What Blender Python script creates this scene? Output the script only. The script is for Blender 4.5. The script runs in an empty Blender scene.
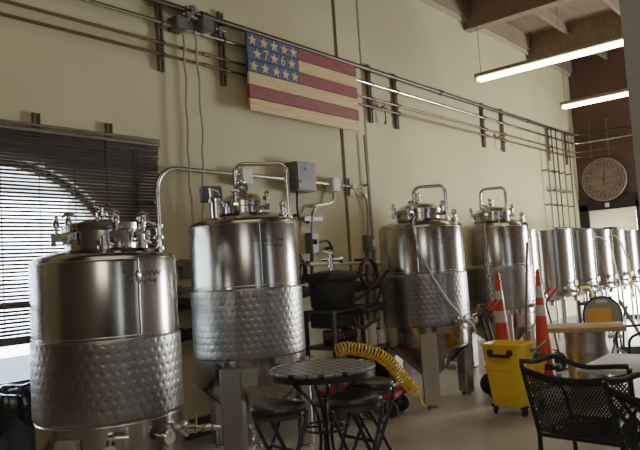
import bpy, math, random
from mathutils import Vector, Matrix
random.seed(7)
PI = math.pi
COL = bpy.context.scene.collection

# ------------------------------------------------------------------ camera
FPX = 650.0
ROLL, PITCH, YAW, CAMH = math.radians(-3.70), math.radians(3.87), math.radians(49.66), 1.5
_f0 = Vector((math.sin(YAW), math.cos(YAW), 0)); _r0 = Vector((math.cos(YAW), -math.sin(YAW), 0)); _u0 = Vector((0, 0, 1))
CF = _f0*math.cos(PITCH) + _u0*math.sin(PITCH); _u = _u0*math.cos(PITCH) - _f0*math.sin(PITCH)
CR = _r0*math.cos(ROLL) + _u*math.sin(ROLL); CU = _u*math.cos(ROLL) - _r0*math.sin(ROLL)
C0 = Vector((0, 0, CAMH))
def ray(x, y): return CF + CR*((x-320)/FPX) - CU*((y-225)/FPX)
def aty(x, y, Y): r = ray(x, y); return C0 + r*(Y/r.y)
def atz(x, y, Z): r = ray(x, y); return C0 + r*((Z-CAMH)/r.z)
def atx(x, y, X): r = ray(x, y); return C0 + r*(X/r.x)
def atd(x, y, d): return C0 + ray(x, y)*d
cam_d = bpy.data.cameras.new('camera'); cam = bpy.data.objects.new('camera', cam_d); COL.objects.link(cam)
cam_d.sensor_width = 36; cam_d.lens = FPX*36/640; cam_d.clip_start = .05; cam_d.clip_end = 300
m3 = Matrix((CR, CU, -CF)).transposed(); cam.matrix_world = Matrix.Translation(C0) @ m3.to_4x4()
bpy.context.scene.camera = cam

# ------------------------------------------------------------------ materials
MATS = {}
def mat(name, col, rough=.5, metal=0., var=.12, scale=6., stretch=(1, 1, 1), bump=0., bscale=40., col2=None, spec=.5, coat=0., rvar=0.):
    if name in MATS: return MATS[name]
    m = bpy.data.materials.new(name); m.use_nodes = True; nt = m.node_tree; N = nt.nodes; L = nt.links
    b = N['Principled BSDF']; b.inputs['Roughness'].default_value = rough; b.inputs['Metallic'].default_value = metal
    b.inputs['Specular IOR Level'].default_value = spec; b.inputs['Coat Weight'].default_value = coat
    tc = N.new('ShaderNodeTexCoord'); mp = N.new('ShaderNodeMapping'); mp.inputs['Scale'].default_value = stretch
    L.new(tc.outputs['Object'], mp.inputs['Vector'])
    ns = N.new('ShaderNodeTexNoise'); ns.inputs['Scale'].default_value = scale; ns.inputs['Detail'].default_value = 5
    L.new(mp.outputs['Vector'], ns.inputs['Vector'])
    rp = N.new('ShaderNodeValToRGB'); c = Vector(col)
    a = c*(1-var); d = Vector(col2) if col2 else c*(1+var)
    rp.color_ramp.elements[0].position = .3; rp.color_ramp.elements[1].position = .7
    rp.color_ramp.elements[0].color = (*a, 1); rp.color_ramp.elements[1].color = (*[min(1, k) for k in d], 1)
    L.new(ns.outputs['Fac'], rp.inputs['Fac']); L.new(rp.outputs['Color'], b.inputs['Base Color'])
    if rvar:
        mr = N.new('ShaderNodeMapRange'); mr.inputs['To Min'].default_value = rough-rvar; mr.inputs['To Max'].default_value = rough+rvar
        L.new(ns.outputs['Fac'], mr.inputs['Value']); L.new(mr.outputs['Result'], b.inputs['Roughness'])
    if bump:
        n2 = N.new('ShaderNodeTexNoise'); n2.inputs['Scale'].default_value = bscale; n2.inputs['Detail'].default_value = 4
        L.new(mp.outputs['Vector'], n2.inputs['Vector'])
        bp = N.new('ShaderNodeBump'); bp.inputs['Strength'].default_value = bump; bp.inputs['Distance'].default_value = .01
        L.new(n2.outputs['Fac'], bp.inputs['Height']); L.new(bp.outputs['Normal'], b.inputs['Normal'])
    MATS[name] = m; return m
def emis(name, col, s):
    m = bpy.data.materials.new(name); m.use_nodes = True; b = m.node_tree.nodes['Principled BSDF']
    b.inputs['Base Color'].default_value = (*col, 1); b.inputs['Emission Color'].default_value = (*col, 1); b.inputs['Emission Strength'].default_value = s
    MATS[name] = m; return m
wall_m = mat('cream_plaster', (.53, .455, .285), .75, var=.06, scale=1.3, bump=.12, bscale=25)
back_m = mat('brown_wall_paint', (.13, .075, .05), .7, var=.1, scale=2)
dim_m = mat('dim_interior_paint', (.15, .11, .075), .8)
floor_m = mat('concrete_floor', (.46, .41, .34), .36, var=.16, scale=1.6, bump=.06, bscale=30, rvar=.08)
ceil_m = mat('brown_deck_wood', (.17, .115, .075), .7, var=.2, scale=3, stretch=(.4, 4, 1))
beam_m = mat('beam_wood', (.24, .17, .11), .7, var=.15, scale=4, stretch=(.5, 3, 1))
base_m = mat('dark_vinyl', (.06, .055, .045), .5)
steel = mat('brushed_stainless', (.42, .39, .35), .19, 1., var=.12, scale=11, stretch=(1, 1, .04), bump=.03, bscale=30, rvar=.05)
dimple = mat('dimpled_stainless', (.29, .275, .255), .36, 1., var=.10, scale=8, bump=.03, bscale=60)
chrome = mat('polished_fitting', (.66, .64, .60), .16, 1., var=.04)
legm = mat('brushed_leg_steel', (.47, .43, .38), .34, 1., var=.08, scale=8, stretch=(1, 1, .1))
galv = mat('galvanised_steel', (.24, .225, .20), .45, .7, var=.15, scale=30)
strutm = mat('strut_channel_steel', (.20, .17, .13), .5, .6, var=.2, scale=20)
pipe_dark = mat('dark_conduit', (.10, .075, .055), .45, .6, var=.2)
pipe_bright = mat('bright_conduit', (.62, .60, .56), .25, 1., var=.06)
copper = mat('dull_copper', (.20, .12, .075), .42, .6, var=.15)
blackm = mat('black_metal', (.018, .018, .02), .38, .2, var=.2, scale=30)
blackp = mat('black_plastic', (.016, .015, .015), .45, var=.2)
rubber = mat('black_rubber', (.02, .02, .02), .7, var=.2)
vinyl = mat('black_vinyl', (.022, .02, .02), .28, var=.15, bump=.1, bscale=80, coat=.2)
yellow = mat('yellow_plastic', (.95, .58, .015), .38, var=.06)
yhose = mat('yellow_hose', (.78, .50, .04), .35, var=.05)
orange = mat('orange_cone_plastic', (.62, .075, .02), .45, var=.06)
white_band = mat('white_reflective', (.62, .62, .60), .4, var=.05)
redm = mat('red_paint', (.36, .035, .03), .45, var=.15)
redgrip = mat('red_grip_rubber', (.40, .05, .03), .5)
wood_top = mat('varnished_wood', (.52, .33, .15), .4, var=.2, scale=5, stretch=(1, 8, 8))
pole_m = mat('mop_pole_wood', (.30, .17, .08), .5, var=.15)
blind_m = mat('bamboo_slat', (.050, .032, .028), .6, var=.35, scale=20, stretch=(.3, 1, 8))
_bt = blind_m.node_tree; _t2 = _bt.nodes.new('ShaderNodeBsdfTranslucent'); _t2.inputs['Color'].default_value = (.30, .24, .20, 1); _m2 = _bt.nodes.new('ShaderNodeMixShader'); _m2.inputs[0].default_value = .3
_bt.links.new(_bt.nodes['Principled BSDF'].outputs[0], _m2.inputs[1]); _bt.links.new(_t2.outputs[0], _m2.inputs[2]); _bt.links.new(_m2.outputs[0], _bt.nodes['Material Output'].inputs['Surface'])
bag_m = mat('black_bag_film', (.012, .013, .018), .22, var=.2, bump=.5, bscale=15)
navy = mat('navy_plastic', (.05, .062, .10), .45, var=.1)
grey_box = mat('grey_enclosure', (.14, .135, .13), .42, .2, var=.08)
white_box = mat('pale_box', (.62, .60, .54), .5, var=.05)
white_p = mat('white_plastic', (.70, .68, .62), .4, var=.05)
clear_h = mat('milky_hose', (.90, .88, .82), .3, var=.05)
grey_chair = mat('grey_plastic', (.34, .32, .27), .45, var=.06)
orange_card = mat('orange_card', (.85, .36, .03), .5, var=.05)
laminate = mat('pale_laminate', (.52, .50, .46), .3, var=.05, scale=3)
paper = mat('white_paper', (.78, .74, .66), .7, var=.03)
_pt = paper.node_tree; _tr = _pt.nodes.new('ShaderNodeBsdfTranslucent'); _tr.inputs['Color'].default_value = (.62, .57, .49, 1); _mx = _pt.nodes.new('ShaderNodeMixShader'); _mx.inputs[0].default_value = .38
_pt.links.new(_pt.nodes['Principled BSDF'].outputs[0], _mx.inputs[1]); _pt.links.new(_tr.outputs[0], _mx.inputs[2]); _pt.links.new(_mx.outputs[0], _pt.nodes['Material Output'].inputs['Surface'])
flag_red = mat('stained_red_wood', (.22, .05, .045), .6, var=.25, scale=6, stretch=(1, 6, 14))
flag_wood = mat('bare_pine', (.60, .42, .22), .55, var=.2, scale=5, stretch=(1, 6, 14))
flag_blue = mat('stained_blue_wood', (.055, .085, .16), .6, var=.3, scale=6, stretch=(1, 6, 14))
clock_wood = mat('washed_plank', (.27, .255, .25), .6, var=.4, scale=4, stretch=(1, .6, 7), col2=(.40, .25, .17))
ink = mat('dark_ink', (.03, .028, .03), .6)
silver_ink = mat('etched_mark', (.16, .14, .12), .5, .6)
dkred = mat('dark_red_hose', (.06, .02, .018), .4)
tube_e = emis('fluorescent_tube', (1., .87, .64), 14.)
housing = mat('fixture_housing', (.30, .25, .19), .5, var=.05)
asphalt = mat('pale_asphalt', (.30, .34, .37), .9, var=.12, scale=30)
grassm = mat('grass_verge', (.16, .22, .10), .9, var=.4, scale=12)
glass = bpy.data.materials.new('window_glass'); glass.use_nodes = True
_b = glass.node_tree.nodes['Principled BSDF']; _b.inputs['Transmission Weight'].default_value = 1; _b.inputs['Roughness'].default_value = 0.0; _b.inputs['IOR'].default_value = 1.02
_b.inputs['Base Color'].default_value = (.95, .98, 1, 1)
def aniso(m, v):
    b = m.node_tree.nodes['Principled BSDF']; b.inputs['Anisotropic'].default_value = v
    t = m.node_tree.nodes.new('ShaderNodeTangent'); t.direction_type = 'RADIAL'; t.axis = 'Z'
    m.node_tree.links.new(t.outputs['Tangent'], b.inputs['Tangent'])
aniso(steel, .25)
# woven steel table top
tw = bpy.data.materials.new('woven_table_steel'); tw.use_nodes = True
nt = tw.node_tree; b = nt.nodes['Principled BSDF']; b.inputs['Roughness'].default_value = .45; b.inputs['Metallic'].default_value = .2
tc = nt.nodes.new('ShaderNodeTexCoord'); br = nt.nodes.new('ShaderNodeTexBrick')
br.inputs['Color1'].default_value = (.010, .010, .010, 1); br.inputs['Color2'].default_value = (.016, .015, .015, 1); br.inputs['Mortar'].default_value = (.25, .235, .22, 1)
br.inputs['Scale'].default_value = 1; br.inputs['Brick Width'].default_value = .075; br.inputs['Row Height'].default_value = .085; br.inputs['Mortar Size'].default_value = .02; br.inputs['Mortar Smooth'].default_value = 0
nt.links.new(tc.outputs['Object'], br.inputs['Vector']); nt.links.new(br.outputs['Color'], b.inputs['Base Color'])
bp = nt.nodes.new('ShaderNodeBump'); bp.inputs['Strength'].default_value = .6; bp.inputs['Distance'].default_value = .004
nt.links.new(br.outputs['Fac'], bp.inputs['Height']); nt.links.new(bp.outputs['Normal'], b.inputs['Normal'])

# ------------------------------------------------------------------ mesh builder
def fillet(pts, r, n=6, closed=False):
    pts = [Vector(p) for p in pts]; out = []; N = len(pts)
    for i, p in enumerate(pts):
        if not closed and i in (0, N-1): out.append(p); continue
        a = pts[i-1]; c = pts[(i+1) % N]; u = (a-p); v = (c-p); la, lc = u.length, v.length
        if la < 1e-6 or lc < 1e-6: out.append(p); continue
        u /= la; v /= lc; ang = u.angle(v)
        if ang > PI-.02: out.append(p); continue
        t = min(r/math.tan(ang/2), la*.48, lc*.48); rr = t*math.tan(ang/2)
        bis = (u+v).normalized(); cen = p + bis*(rr/math.sin(ang/2))
        s = p+u*t-cen; e = p+v*t-cen; tot = s.angle(e)
        ax = s.cross(e).normalized()
        for k in range(n+1): out.append(cen + Matrix.Rotation(tot*k/n, 3, ax) @ s)
    return out
class MB:
    def __init__(s): s.v = []; s.f = []; s.mi = []; s.cm = 0
    def add(s, vs, fs, T=None):
        o = len(s.v); s.v += [(T @ Vector(p) if T else Vector(p)) for p in vs]
        for f in fs: s.f.append([i+o for i in f]); s.mi.append(s.cm)
        return s
    def box(s, c, d, rz=0, T=None, taper=1.):
        x, y, z = d[0]/2, d[1]/2, d[2]/2; t = taper
        vs = [(-x*t, -y*t, -z), (x*t, -y*t, -z), (x*t, y*t, -z), (-x*t, y*t, -z), (-x, -y, z), (x, -y, z), (x, y, z), (-x, y, z)]
        M = Matrix.Translation(Vector(c)) @ Matrix.Rotation(rz, 4, 'Z')
        if T: M = T @ M
        return s.add(vs, [(3, 2, 1, 0), (4, 5, 6, 7), (0, 1, 5, 4), (1, 2, 6, 5), (2, 3, 7, 6), (3, 0, 4, 7)], M)
    def bbox(s, c, d, b=.01, rz=0, T=None, taper=1.):
        # box with chamfered vertical edges and rounded top/bottom rims
        x, y, z = d[0]/2, d[1]/2, d[2]/2
        def ring(k, zz, ins):
            X, Y = (x-ins)*k, (y-ins)*k; q = b
            return [(-X+q, -Y, zz), (X-q, -Y, zz), (X, -Y+q, zz), (X, Y-q, zz), (X-q, Y, zz), (-X+q, Y, zz), (-X, Y-q, zz), (-X, -Y+q, zz)]
        t = taper; rs = [ring(t, -z, b*.6), ring(t, -z+b*.6, 0), ring(1, z-b*.6, 0), ring(1, z, b*.6)]
        vs = sum(rs, []); fs = [list(range(7, -1, -1)), list(range(24, 32))]
        for r in range(3):
            for i in range(8): fs.append((r*8+i, r*8+(i+1) % 8, r*8+8+(i+1) % 8, r*8+8+i))
        M = Matrix.Translation(Vector(c)) @ Matrix.Rotation(rz, 4, 'Z')
        if T: M = T @ M
        return s.add(vs, fs, M)
    def tube(s, pts, r, n=10, closed=False):
        pts = [Vector(p) for p in pts]; N = len(pts); vs = []; fs = []
        d0 = (pts[1]-pts[0]).normalized(); up = Vector((0, 0, 1)) if abs(d0.z) < .9 else Vector((1, 0, 0))
        nrm = d0.cross(up).normalized(); prev = d0
        for i, p in enumerate(pts):
            if closed: d = (pts[(i+1) % N]-pts[i-1]).normalized()
            elif i == 0: d = d0
            elif i == N-1: d = (pts[-1]-pts[-2]).normalized()
            else: d = ((pts[i+1]-p).normalized()+(p-pts[i-1]).normalized()).normalized()
            q = prev.rotation_difference(d); nrm = (q @ nrm).normalized(); prev = d
            bn = d.cross(nrm).normalized(); rr = r[i] if isinstance(r, (list, tuple)) else r
            for k in range(n):
                a = 2*PI*k/n; vs.append(p + nrm*(rr*math.cos(a)) + bn*(rr*math.sin(a)))
        for i in range(N if closed else N-1):
            j = (i+1) % N
            for k in range(n): fs.append((i*n+k, i*n+(k+1) % n, j*n+(k+1) % n, j*n+k))
        if not closed: fs.append(list(range(n-1, -1, -1))); fs.append([(N-1)*n+k for k in range(n)])
        return s.add(vs, fs)
    def lathe(s, prof, n=48, T=None):
        vs = []; fs = []
        for (r, z) in prof:
            for k in range(n): a = 2*PI*k/n; vs.append((r*math.cos(a), r*math.sin(a), z))
        P = len(prof)
        for i in range(P-1):
            for k in range(n): fs.append((i*n+k, i*n+(k+1) % n, (i+1)*n+(k+1) % n, (i+1)*n+k))
        if prof[0][0] > 1e-4: fs.append(list(range(n-1, -1, -1)))
        if prof[-1][0] > 1e-4: fs.append([(P-1)*n+k for k in range(n)])
        return s.add(vs, fs, T)
    def cyl(s, a, b, r, n=16): return s.tube([a, b], r, n)
    def prism(s, pts, t, T):
        n = len(pts); vs = [(p[0], p[1], 0) for p in pts] + [(p[0], p[1], t) for p in pts]
        fs = [list(range(n-1, -1, -1)), list(range(n, 2*n))] + [(i, (i+1) % n, n+(i+1) % n, n+i) for i in range(n)]
        return s.add(vs, fs, T)
    def build(s, name, mats, parent=None, loc=None, world=False, ang=38, flat=False):
        """local coords when parented; world=True subtracts the parent's place; loc = own origin (world coords given)"""
        off = Vector((0, 0, 0))
        if loc is not None: off = Vector(loc)
        if world and parent is not None:
            p = parent; off = Vector((0, 0, 0))
            while p: off += p.location; p = p.parent
        me = bpy.data.meshes.new(name); me.from_pydata([tuple(v-off) for v in s.v], [], s.f)
        ml = mats if isinstance(mats, (list, tuple)) else [mats]
        for m in ml: me.materials.append(m)
        me.polygons.foreach_set('material_index', s.mi)
        me.polygons.foreach_set('use_smooth', [not flat]*len(me.polygons)); me.update()
        if not flat: me.set_sharp_from_angle(angle=math.radians(ang))
        o = bpy.data.objects.new(name, me); COL.objects.link(o)
        if parent is not None: o.parent = parent
        if loc is not None: o.location = off
        return o
def tag(o, label=None, cat=None, group=None, kind=None):
    if label: o['label'] = label
    if cat: o['category'] = cat
    if group: o['group'] = group
    if kind: o['kind'] = kind
    return o
def struct(o): o['kind'] = 'structure'; return o
def thing(name, loc, label, cat, group=None, rz=0):
    o = bpy.data.objects.new(name, None); COL.objects.link(o); o.location = loc; o.rotation_euler = (0, 0, rz); o.empty_display_size = .1
    return tag(o, label, cat, group)
def copy_tree(o, parent=None):
    c = o.copy(); COL.objects.link(c)
    if parent is not None: c.parent = parent
    for ch in list(o.children): copy_tree(ch, c)
    return c
def dup(o, loc, label=None, rz=None, group=None):
    c = copy_tree(o); c.location = loc
    if rz is not None: c.rotation_euler = (0, 0, rz)
    if label: c['label'] = label
    if group: c['group'] = group
    return c
def axis_T(p, d, up=(0, 0, 1)):
    """matrix whose local Z points along d at p, local Y near up"""
    z = Vector(d).normalized(); y = Vector(up); y = (y - z*y.dot(z))
    if y.length < 1e-4: y = Vector((0, 1, 0)); y = y - z*y.dot(z)
    y.normalize(); x = y.cross(z)
    return Matrix.Translation(Vector(p)) @ Matrix((x, y, z)).transposed().to_4x4()
def text_mesh(mb, txt, size, T, depth=.002):
    cu = bpy.data.curves.new('t', 'FONT'); cu.body = txt; cu.size = size; cu.align_x = 'CENTER'; cu.align_y = 'CENTER'; cu.extrude = depth
    o = bpy.data.objects.new('t', cu); COL.objects.link(o); bpy.context.view_layer.update()
    me = o.to_mesh(); mb.add([v.co.copy() for v in me.vertices], [list(p.vertices) for p in me.polygons], T)
    o.to_mesh_clear(); bpy.data.objects.remove(o); bpy.data.curves.remove(cu)

# ------------------------------------------------------------------ the setting
WY, BX, TOP = 5.0, 15.0, 5.6; WT = 5.98
XF, YR = -3.5, -4.5
m = MB(); m.box(((XF+BX)/2, (YR+WY)/2, -.1), (BX-XF+.6, WY-YR+.6, .2)); struct(m.build('floor', floor_m, flat=True))
# left wall with the arched opening
AX0, AX1, SILL, SPR = 1.02, 3.30, .74, 1.38; AC = (AX0+AX1)/2; AR = (AX1-AX0)/2; TH = .3
m = MB()
m.box(((XF+AX0)/2-.15, WY+TH/2, WT/2), (AX0-XF+.3, TH, WT)); m.box(((AX1+BX)/2+.15, WY+TH/2, WT/2), (BX-AX1+.3, TH, WT))
NS = 40
for i in range(NS):
    xa = AC-AR*math.cos(PI*i/NS); xb = AC-AR*math.cos(PI*(i+1)/NS); za = SPR+AR*math.sin(PI*i/NS); zb = SPR+AR*math.sin(PI*(i+1)/NS)
    m.add([(xa, WY, za), (xb, WY, zb), (xb, WY, WT), (xa, WY, WT), (xa, WY+TH, za), (xb, WY+TH, zb), (xb, WY+TH, WT), (xa, WY+TH, WT)],
          [(3, 2, 1, 0), (4, 5, 6, 7), (0, 1, 5, 4)])
m.box((AC, WY+TH/2, SILL/2), (AX1-AX0, TH, SILL))
struct(m.build('wall_left', wall_m, ang=25))
# window in the arch: frame, mullions, pane
w1 = bpy.data.objects.new('window_1', None); COL.objects.link(w1); w1.location = (AC, WY+.09, SILL); struct(w1)
m = MB(); arc = [(AX0+.03, WY+.09, SILL+.03)] + [(AC-(AR-.03)*math.cos(PI*i/24), WY+.09, SPR+(AR-.03)*math.sin(PI*i/24)) for i in range(25)] + [(AX1-.03, WY+.09, SILL+.03)]
m.tube(arc, .03, 6, closed=True); m.box((AC, WY+.09, SPR), (2*AR, .04, .04))
for dx in (-.35, .35): m.box((AC+dx, WY+.09, SILL+.33), (.045, .05, .66))
m.build('frame', mat('bronze_frame', (.05, .04, .035), .4, .5), w1, world=True)
m = MB(); pl = [(p[0]-AC, p[2]-SILL) for p in arc]; m.prism(pl, .006, axis_T((AC, WY+.09, SILL), (0, -1, 0), (0, 0, 1)))
m.build('pane', glass, w1, world=True)
m = MB(); m.box((AC, WY+.06, SILL-.01), (2*AR, .2, .04)); struct(m.build('trim_4', mat('sill_stone', (.42, .38, .30), .6)))
# back wall with a doorway
DY0, DY1, DZ = 3.70, 4.98, 2.54
m = MB(); m.box((BX+.15, (YR+DY0)/2-.15, WT/2), (.3, DY0-YR+.3, WT)); m.box((BX+.15, (DY0+WY)/2, (WT+DZ)/2), (.3, WY-DY0, WT-DZ)); m.box((BX+.15, (DY1+WY)/2, DZ/2), (.3, WY-DY1, DZ))
struct(m.build('wall_back', back_m, flat=True))
m = MB(); xs = [XF-.3, .45, 1.0, 4.9, 5.5, BX+.3]
for i in range(5):
    xa, xb = xs[i], xs[i+1]
    if i % 2 == 0: m.box(((xa+xb)/2, YR-.15, WT/2), (xb-xa, .3, WT))
    else: m.box(((xa+xb)/2, YR-.15, .35), (xb-xa, .3, .7)); m.box(((xa+xb)/2, YR-.15, (3.4+WT)/2), (xb-xa, .3, WT-3.4))
struct(m.build('wall_right', dim_m, flat=True))
for i, xc in enumerate((.725, 5.2)):  # unseen windows, added so the tank shells reflect tall bright streaks
    m = MB(); m.box((xc, YR-.1, 2.05), (.6, .01, 2.75)); struct(m.build('window_%d' % (i+2), glass, flat=True))
m = MB(); m.box((XF-.15, (YR+WY)/2, WT/2), (.3, WY-YR+.6, WT)); struct(m.build('wall_front', dim_m, flat=True))
m = MB(); m.box(((XF+BX)/2, (YR+WY)/2, TOP+.35), (BX-XF+.9, WY-YR+.9, .1)); struct(m.build('ceiling', ceil_m, flat=True))
for k, X in enumerate((-1., 1.8, 4.6, 7.35, 10.1, 12.75)):
    m = MB(); m.box((X, (YR+WY)/2, TOP+.05), (.14, WY-YR, .50)); m.box((X, (YR+WY)/2, TOP-.19), (.2, WY-YR, .03)); struct(m.build('trim_%d' % (20+k), beam_m, flat=True))
for k, Y in enumerate((4.15, 3.1, 2.05, 1.0, -.05, -1.1, -2.2)):
    m = MB(); m.box(((XF+BX)/2, Y, TOP+.21), (BX-XF, .07, .18)); struct(m.build('trim_%d' % (40+k), beam_m, flat=True))
m = MB(); m.box(((XF+BX)/2, WY-.03, TOP-.04), (BX-XF, .06, .07)); struct(m.build('trim_1', mat('wall_plate', (.40, .34, .24), .7), flat=True)); m = MB(); m.box(((XF+BX)/2, WY-.05, TOP+.155), (BX-XF, .1, .31)); struct(m.build('trim_5', beam_m, flat=True))
# joint lines and shallow pilaster
m = MB(); m.box((6.66, WY-.012, 2.75), (.46, .024, 5.5)); struct(m.build('trim_2', wall_m, flat=True))
m = MB(); m.box((6.415, WY-.006, 2.75), (.024, .012, 5.5)); m.box((6.92, WY-.01, 2.75), (.034, .02, 5.5)); struct(m.build('trim_3', mat('dark_joint', (.16, .12, .08), .8), flat=True))
m = MB(); m.box(((3.15+BX)/2-2, WY-.006, .09), (BX-XF, .012, .18)); struct(m.build('baseboard_left', base_m, flat=True))
# pale column at the right
m = MB(); m.box((6.41+.25, 1.61-.25, TOP/2), (.5, .5, TOP)); struct(m.build('wall_column', mat('column_paint', (.40, .39, .34), .7, var=.04), flat=True))
# glazed door in a black frame
d1 = bpy.data.objects.new('door_1', None); COL.objects.link(d1); d1.location = (BX, (DY0+DY1)/2, 0); struct(d1)
m = MB(); fx = BX-.05
m.box((fx, DY0+.05, DZ/2), (.12, .12, DZ)); m.box((fx, DY1-.09, DZ/2), (.12, .18, DZ)); m.box((fx, (DY0+DY1)/2, DZ-.0), (.12, DY1-DY0, .28)); m.box((fx, (DY0+DY1)/2, .05), (.08, DY1-DY0, .1)); m.box((fx, (DY0+DY1)/2, 1.0), (.06, DY1-DY0, .06))
m.build('frame', mat('black_door_frame', (.015, .012, .012), .5), d1, world=True)
m = MB(); m.box((fx+.02, (DY0+DY1)/2, DZ/2), (.008, DY1-DY0-.1, DZ-.1)); m.build('pane', glass, d1, world=True)
m = MB(); m.box((fx+.0, (DY0+DY1)/2-.02, 1.93), (.006, DY1-DY0-.3, .95)); o = m.build('paper_shade', paper, d1, world=True); o['label'] = 'white paper covering upper glass'
# outside ground
m = MB(); m.box((8, 30, -.25), (90, 49.2, .1)); struct(m.build('floor_outside', asphalt, flat=True))
m = MB(); m.box((40, -5, -.25), (49, 20, .1)); struct(m.build('floor_outside_back', asphalt, flat=True))
m = MB(); m.box((2, 8.2, -.17), (40, 1.6, .1)); struct(m.build('ground_verge', grassm, flat=True))

m = MB(); N = 40; vs = []; fs = []
for i in range(N+1):
    x = -8+50*i/N; h = 1.1+.9*math.exp(-((x-8)/6)**2)+.15*math.sin(x*1.3)+.1*math.sin(x*3.1)
    vs += [(x, 26, -.3), (x, 26.5, h), (x, 32, h*.9), (x, 34, -.3)]
for i in range(N):
    for q in range(3): fs.append((i*4+q, i*4+4+q, i*4+5+q, i*4+1+q))
m.add(vs, fs); struct(m.build('hills', mat('grey_green_mound', (.06, .065, .06), .9, var=.3, scale=3)))
# ------------------------------------------------------------------ wall services
def wp(x, y, off=.07): return aty(x, y, WY-off)
def long_pipe(name, z, off, r, mt, label, cat='pipe', x0=-.5, back=True, zb=None):
    Y = WY-off; pts = [(x0, Y, z), (4.8, Y, z-.0), (BX-.4, Y, z)]
    if back: pts = [(x0, Y, z), (BX-off-.12, Y, z), (BX-off-.12, 2.2, zb or z)]
    m = MB(); m.tube(fillet(pts, .3, 8), r, 10)
    for X in (4.2, 8.9, 12.2): m.cyl((X-.045, Y, z), (X+.045, Y, z), r*1.35)   # couplings
    return tag(m.build(name, mt, loc=(x0, Y, z)), label, cat, 'long pipe runs on the cream wall')
long_pipe('conduit_pipe', 4.11, .085, .030, pipe_dark, 'thick dark pipe, topmost of the long runs on the cream wall', zb=4.07)
long_pipe('conduit_pipe', 3.915, .08, .020, pipe_bright, 'bright steel conduit, second from the top of the long wall runs', zb=3.91)
long_pipe('copper_pipe', 3.715, .08, .0145, copper, 'copper coloured pipe third from the top of the long wall runs', x0=.0, zb=3.72)
long_pipe('copper_pipe', 3.605, .08, .0145, mat('brown_copper', (.13, .085, .05), .45, .5), 'brown copper pipe, lowest of the four long wall runs', x0=.0, zb=3.6)
def strut(X, z0, z1, label, group='strut channels holding the wall pipes'):
    m = MB(); h = z1-z0; m.box((X, WY-.006, (z0+z1)/2), (.058, .008, h))
    for s in (-1, 1): m.box((X+s*.026, WY-.025, (z0+z1)/2), (.007, .04, h)); m.box((X+s*.018, WY-.043, (z0+z1)/2), (.011, .006, h))
    for zz in (3.605, 3.715, 3.915, 4.11):
        if z0 < zz < z1: m.tube([(X-.012, WY-.05, zz-.045), (X-.012, WY-.125, zz), (X-.012, WY-.05, zz+.045)], .008, 6)
    return tag(m.build('strut_channel', strutm, loc=(X, WY, z0)), label, 'bracket', group)
strut(3.69, 3.46, 4.4, 'steel strut channel left of the grey junction boxes, high on wall')
strut(4.465, 3.46, 4.24, 'steel strut channel between the grey junction boxes and the wooden flag')
strut(7.06, 3.41, 4.2, 'steel strut channel just right of the wooden flag')
strut(7.68, 3.40, 4.19, 'second steel strut channel right of the wooden flag')
strut(10.38, 3.41, 4.19, 'steel strut channel below the near end of the first tube light, left of a pair')
strut(11.15, 3.41, 4.20, 'steel strut channel below the first tube light, right of a pair')
strut(13.31, 3.43, 4.17, 'steel strut channel at the left of the vertical pipe bundle in the corner')
strut(14.35, 3.43, 4.17, 'steel strut channel at the right of the vertical pipe bundle in the corner')
# small hanging clamps under the copper pipes
for (X, lab) in ((7.32, 'small pipe clamp hanging from the lowest run right of the flag'), (10.93, 'small pipe clamp hanging between the pair of strut channels')):
    m = MB(); m.cyl((X, WY-.08, 3.42), (X, WY-.08, 3.74), .010); m.box((X, WY-.08, 3.65), (.11, .03, .035)); m.box((X, WY-.08, 3.43), (.03, .03, .04)); m.box((X, WY-.04, 3.65), (.02, .08, .02))
    tag(m.build('pipe_clamp', strutm, loc=(X, WY-.08, 3.42)), lab, 'clamp', 'small clamps on the lowest pipe run')
# vertical pipe bundle in the far corner
for i, (xa, mt, zl, lab) in enumerate(((547, galv, 1.5, 'leftmost grey vertical pipe of the corner bundle'), (552.5, pipe_dark, 1.3, 'second vertical pipe of the corner bundle, dark'),
        (557, pipe_dark, 1.3, 'third vertical pipe of the corner bundle, dark'), (563, galv, 1.5, 'fourth vertical pipe of the corner bundle, grey'), (569, copper, 1.5, 'rightmost vertical pipe of the corner bundle, coppery'))):
    p = wp(xa, 165, .1); zt = 4.1 - .0*i
    m = MB(); m.tube(fillet([(p.x, WY-.05, zt), (p.x, WY-.13, zt), (p.x, WY-.13, zl)], .05), .014, 8)
    m.box((p.x, WY-.075, 2.5), (.03, .15, .03)); m.box((p.x, WY-.075, 3.2), (.03, .15, .03))
    tag(m.build('vertical_pipe', mt, loc=(p.x, WY-.13, zl)), lab, 'pipe', 'vertical pipes in the far corner')
# cross bar clamping the corner bundle
p = wp(563, 191, .16)
m = MB(); m.box((p.x, WY-.17, p.z), (.95, .04, .045)); m.box((p.x-.4, WY-.09, p.z), (.04, .17, .03)); m.box((p.x+.4, WY-.09, p.z), (.04, .17, .03)); tag(m.build('cross_bracket', galv, loc=p), 'short horizontal bracket across the corner pipe bundle', 'bracket')
# drop rods on the back wall
for Y, zz, lab in ((4.62, 3.6, 'thin hanger rod above the round clock, left'), (4.25, 3.6, 'thin hanger rod above the round clock, right')):
    m = MB(); m.cyl((BX-.1, Y, zz), (BX-.1, Y, 4.4), .010, 8)
    for z in (4.1, 3.95, 3.76, 3.62): m.box((BX-.13, Y, z-.03), (.09, .03, .02))
    m.box((BX-.05, Y, 4.38), (.1, .03, .03))
    tag(m.build('hanger_rod', strutm, loc=(BX-.1, Y, zz)), lab, 'rod')
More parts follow.
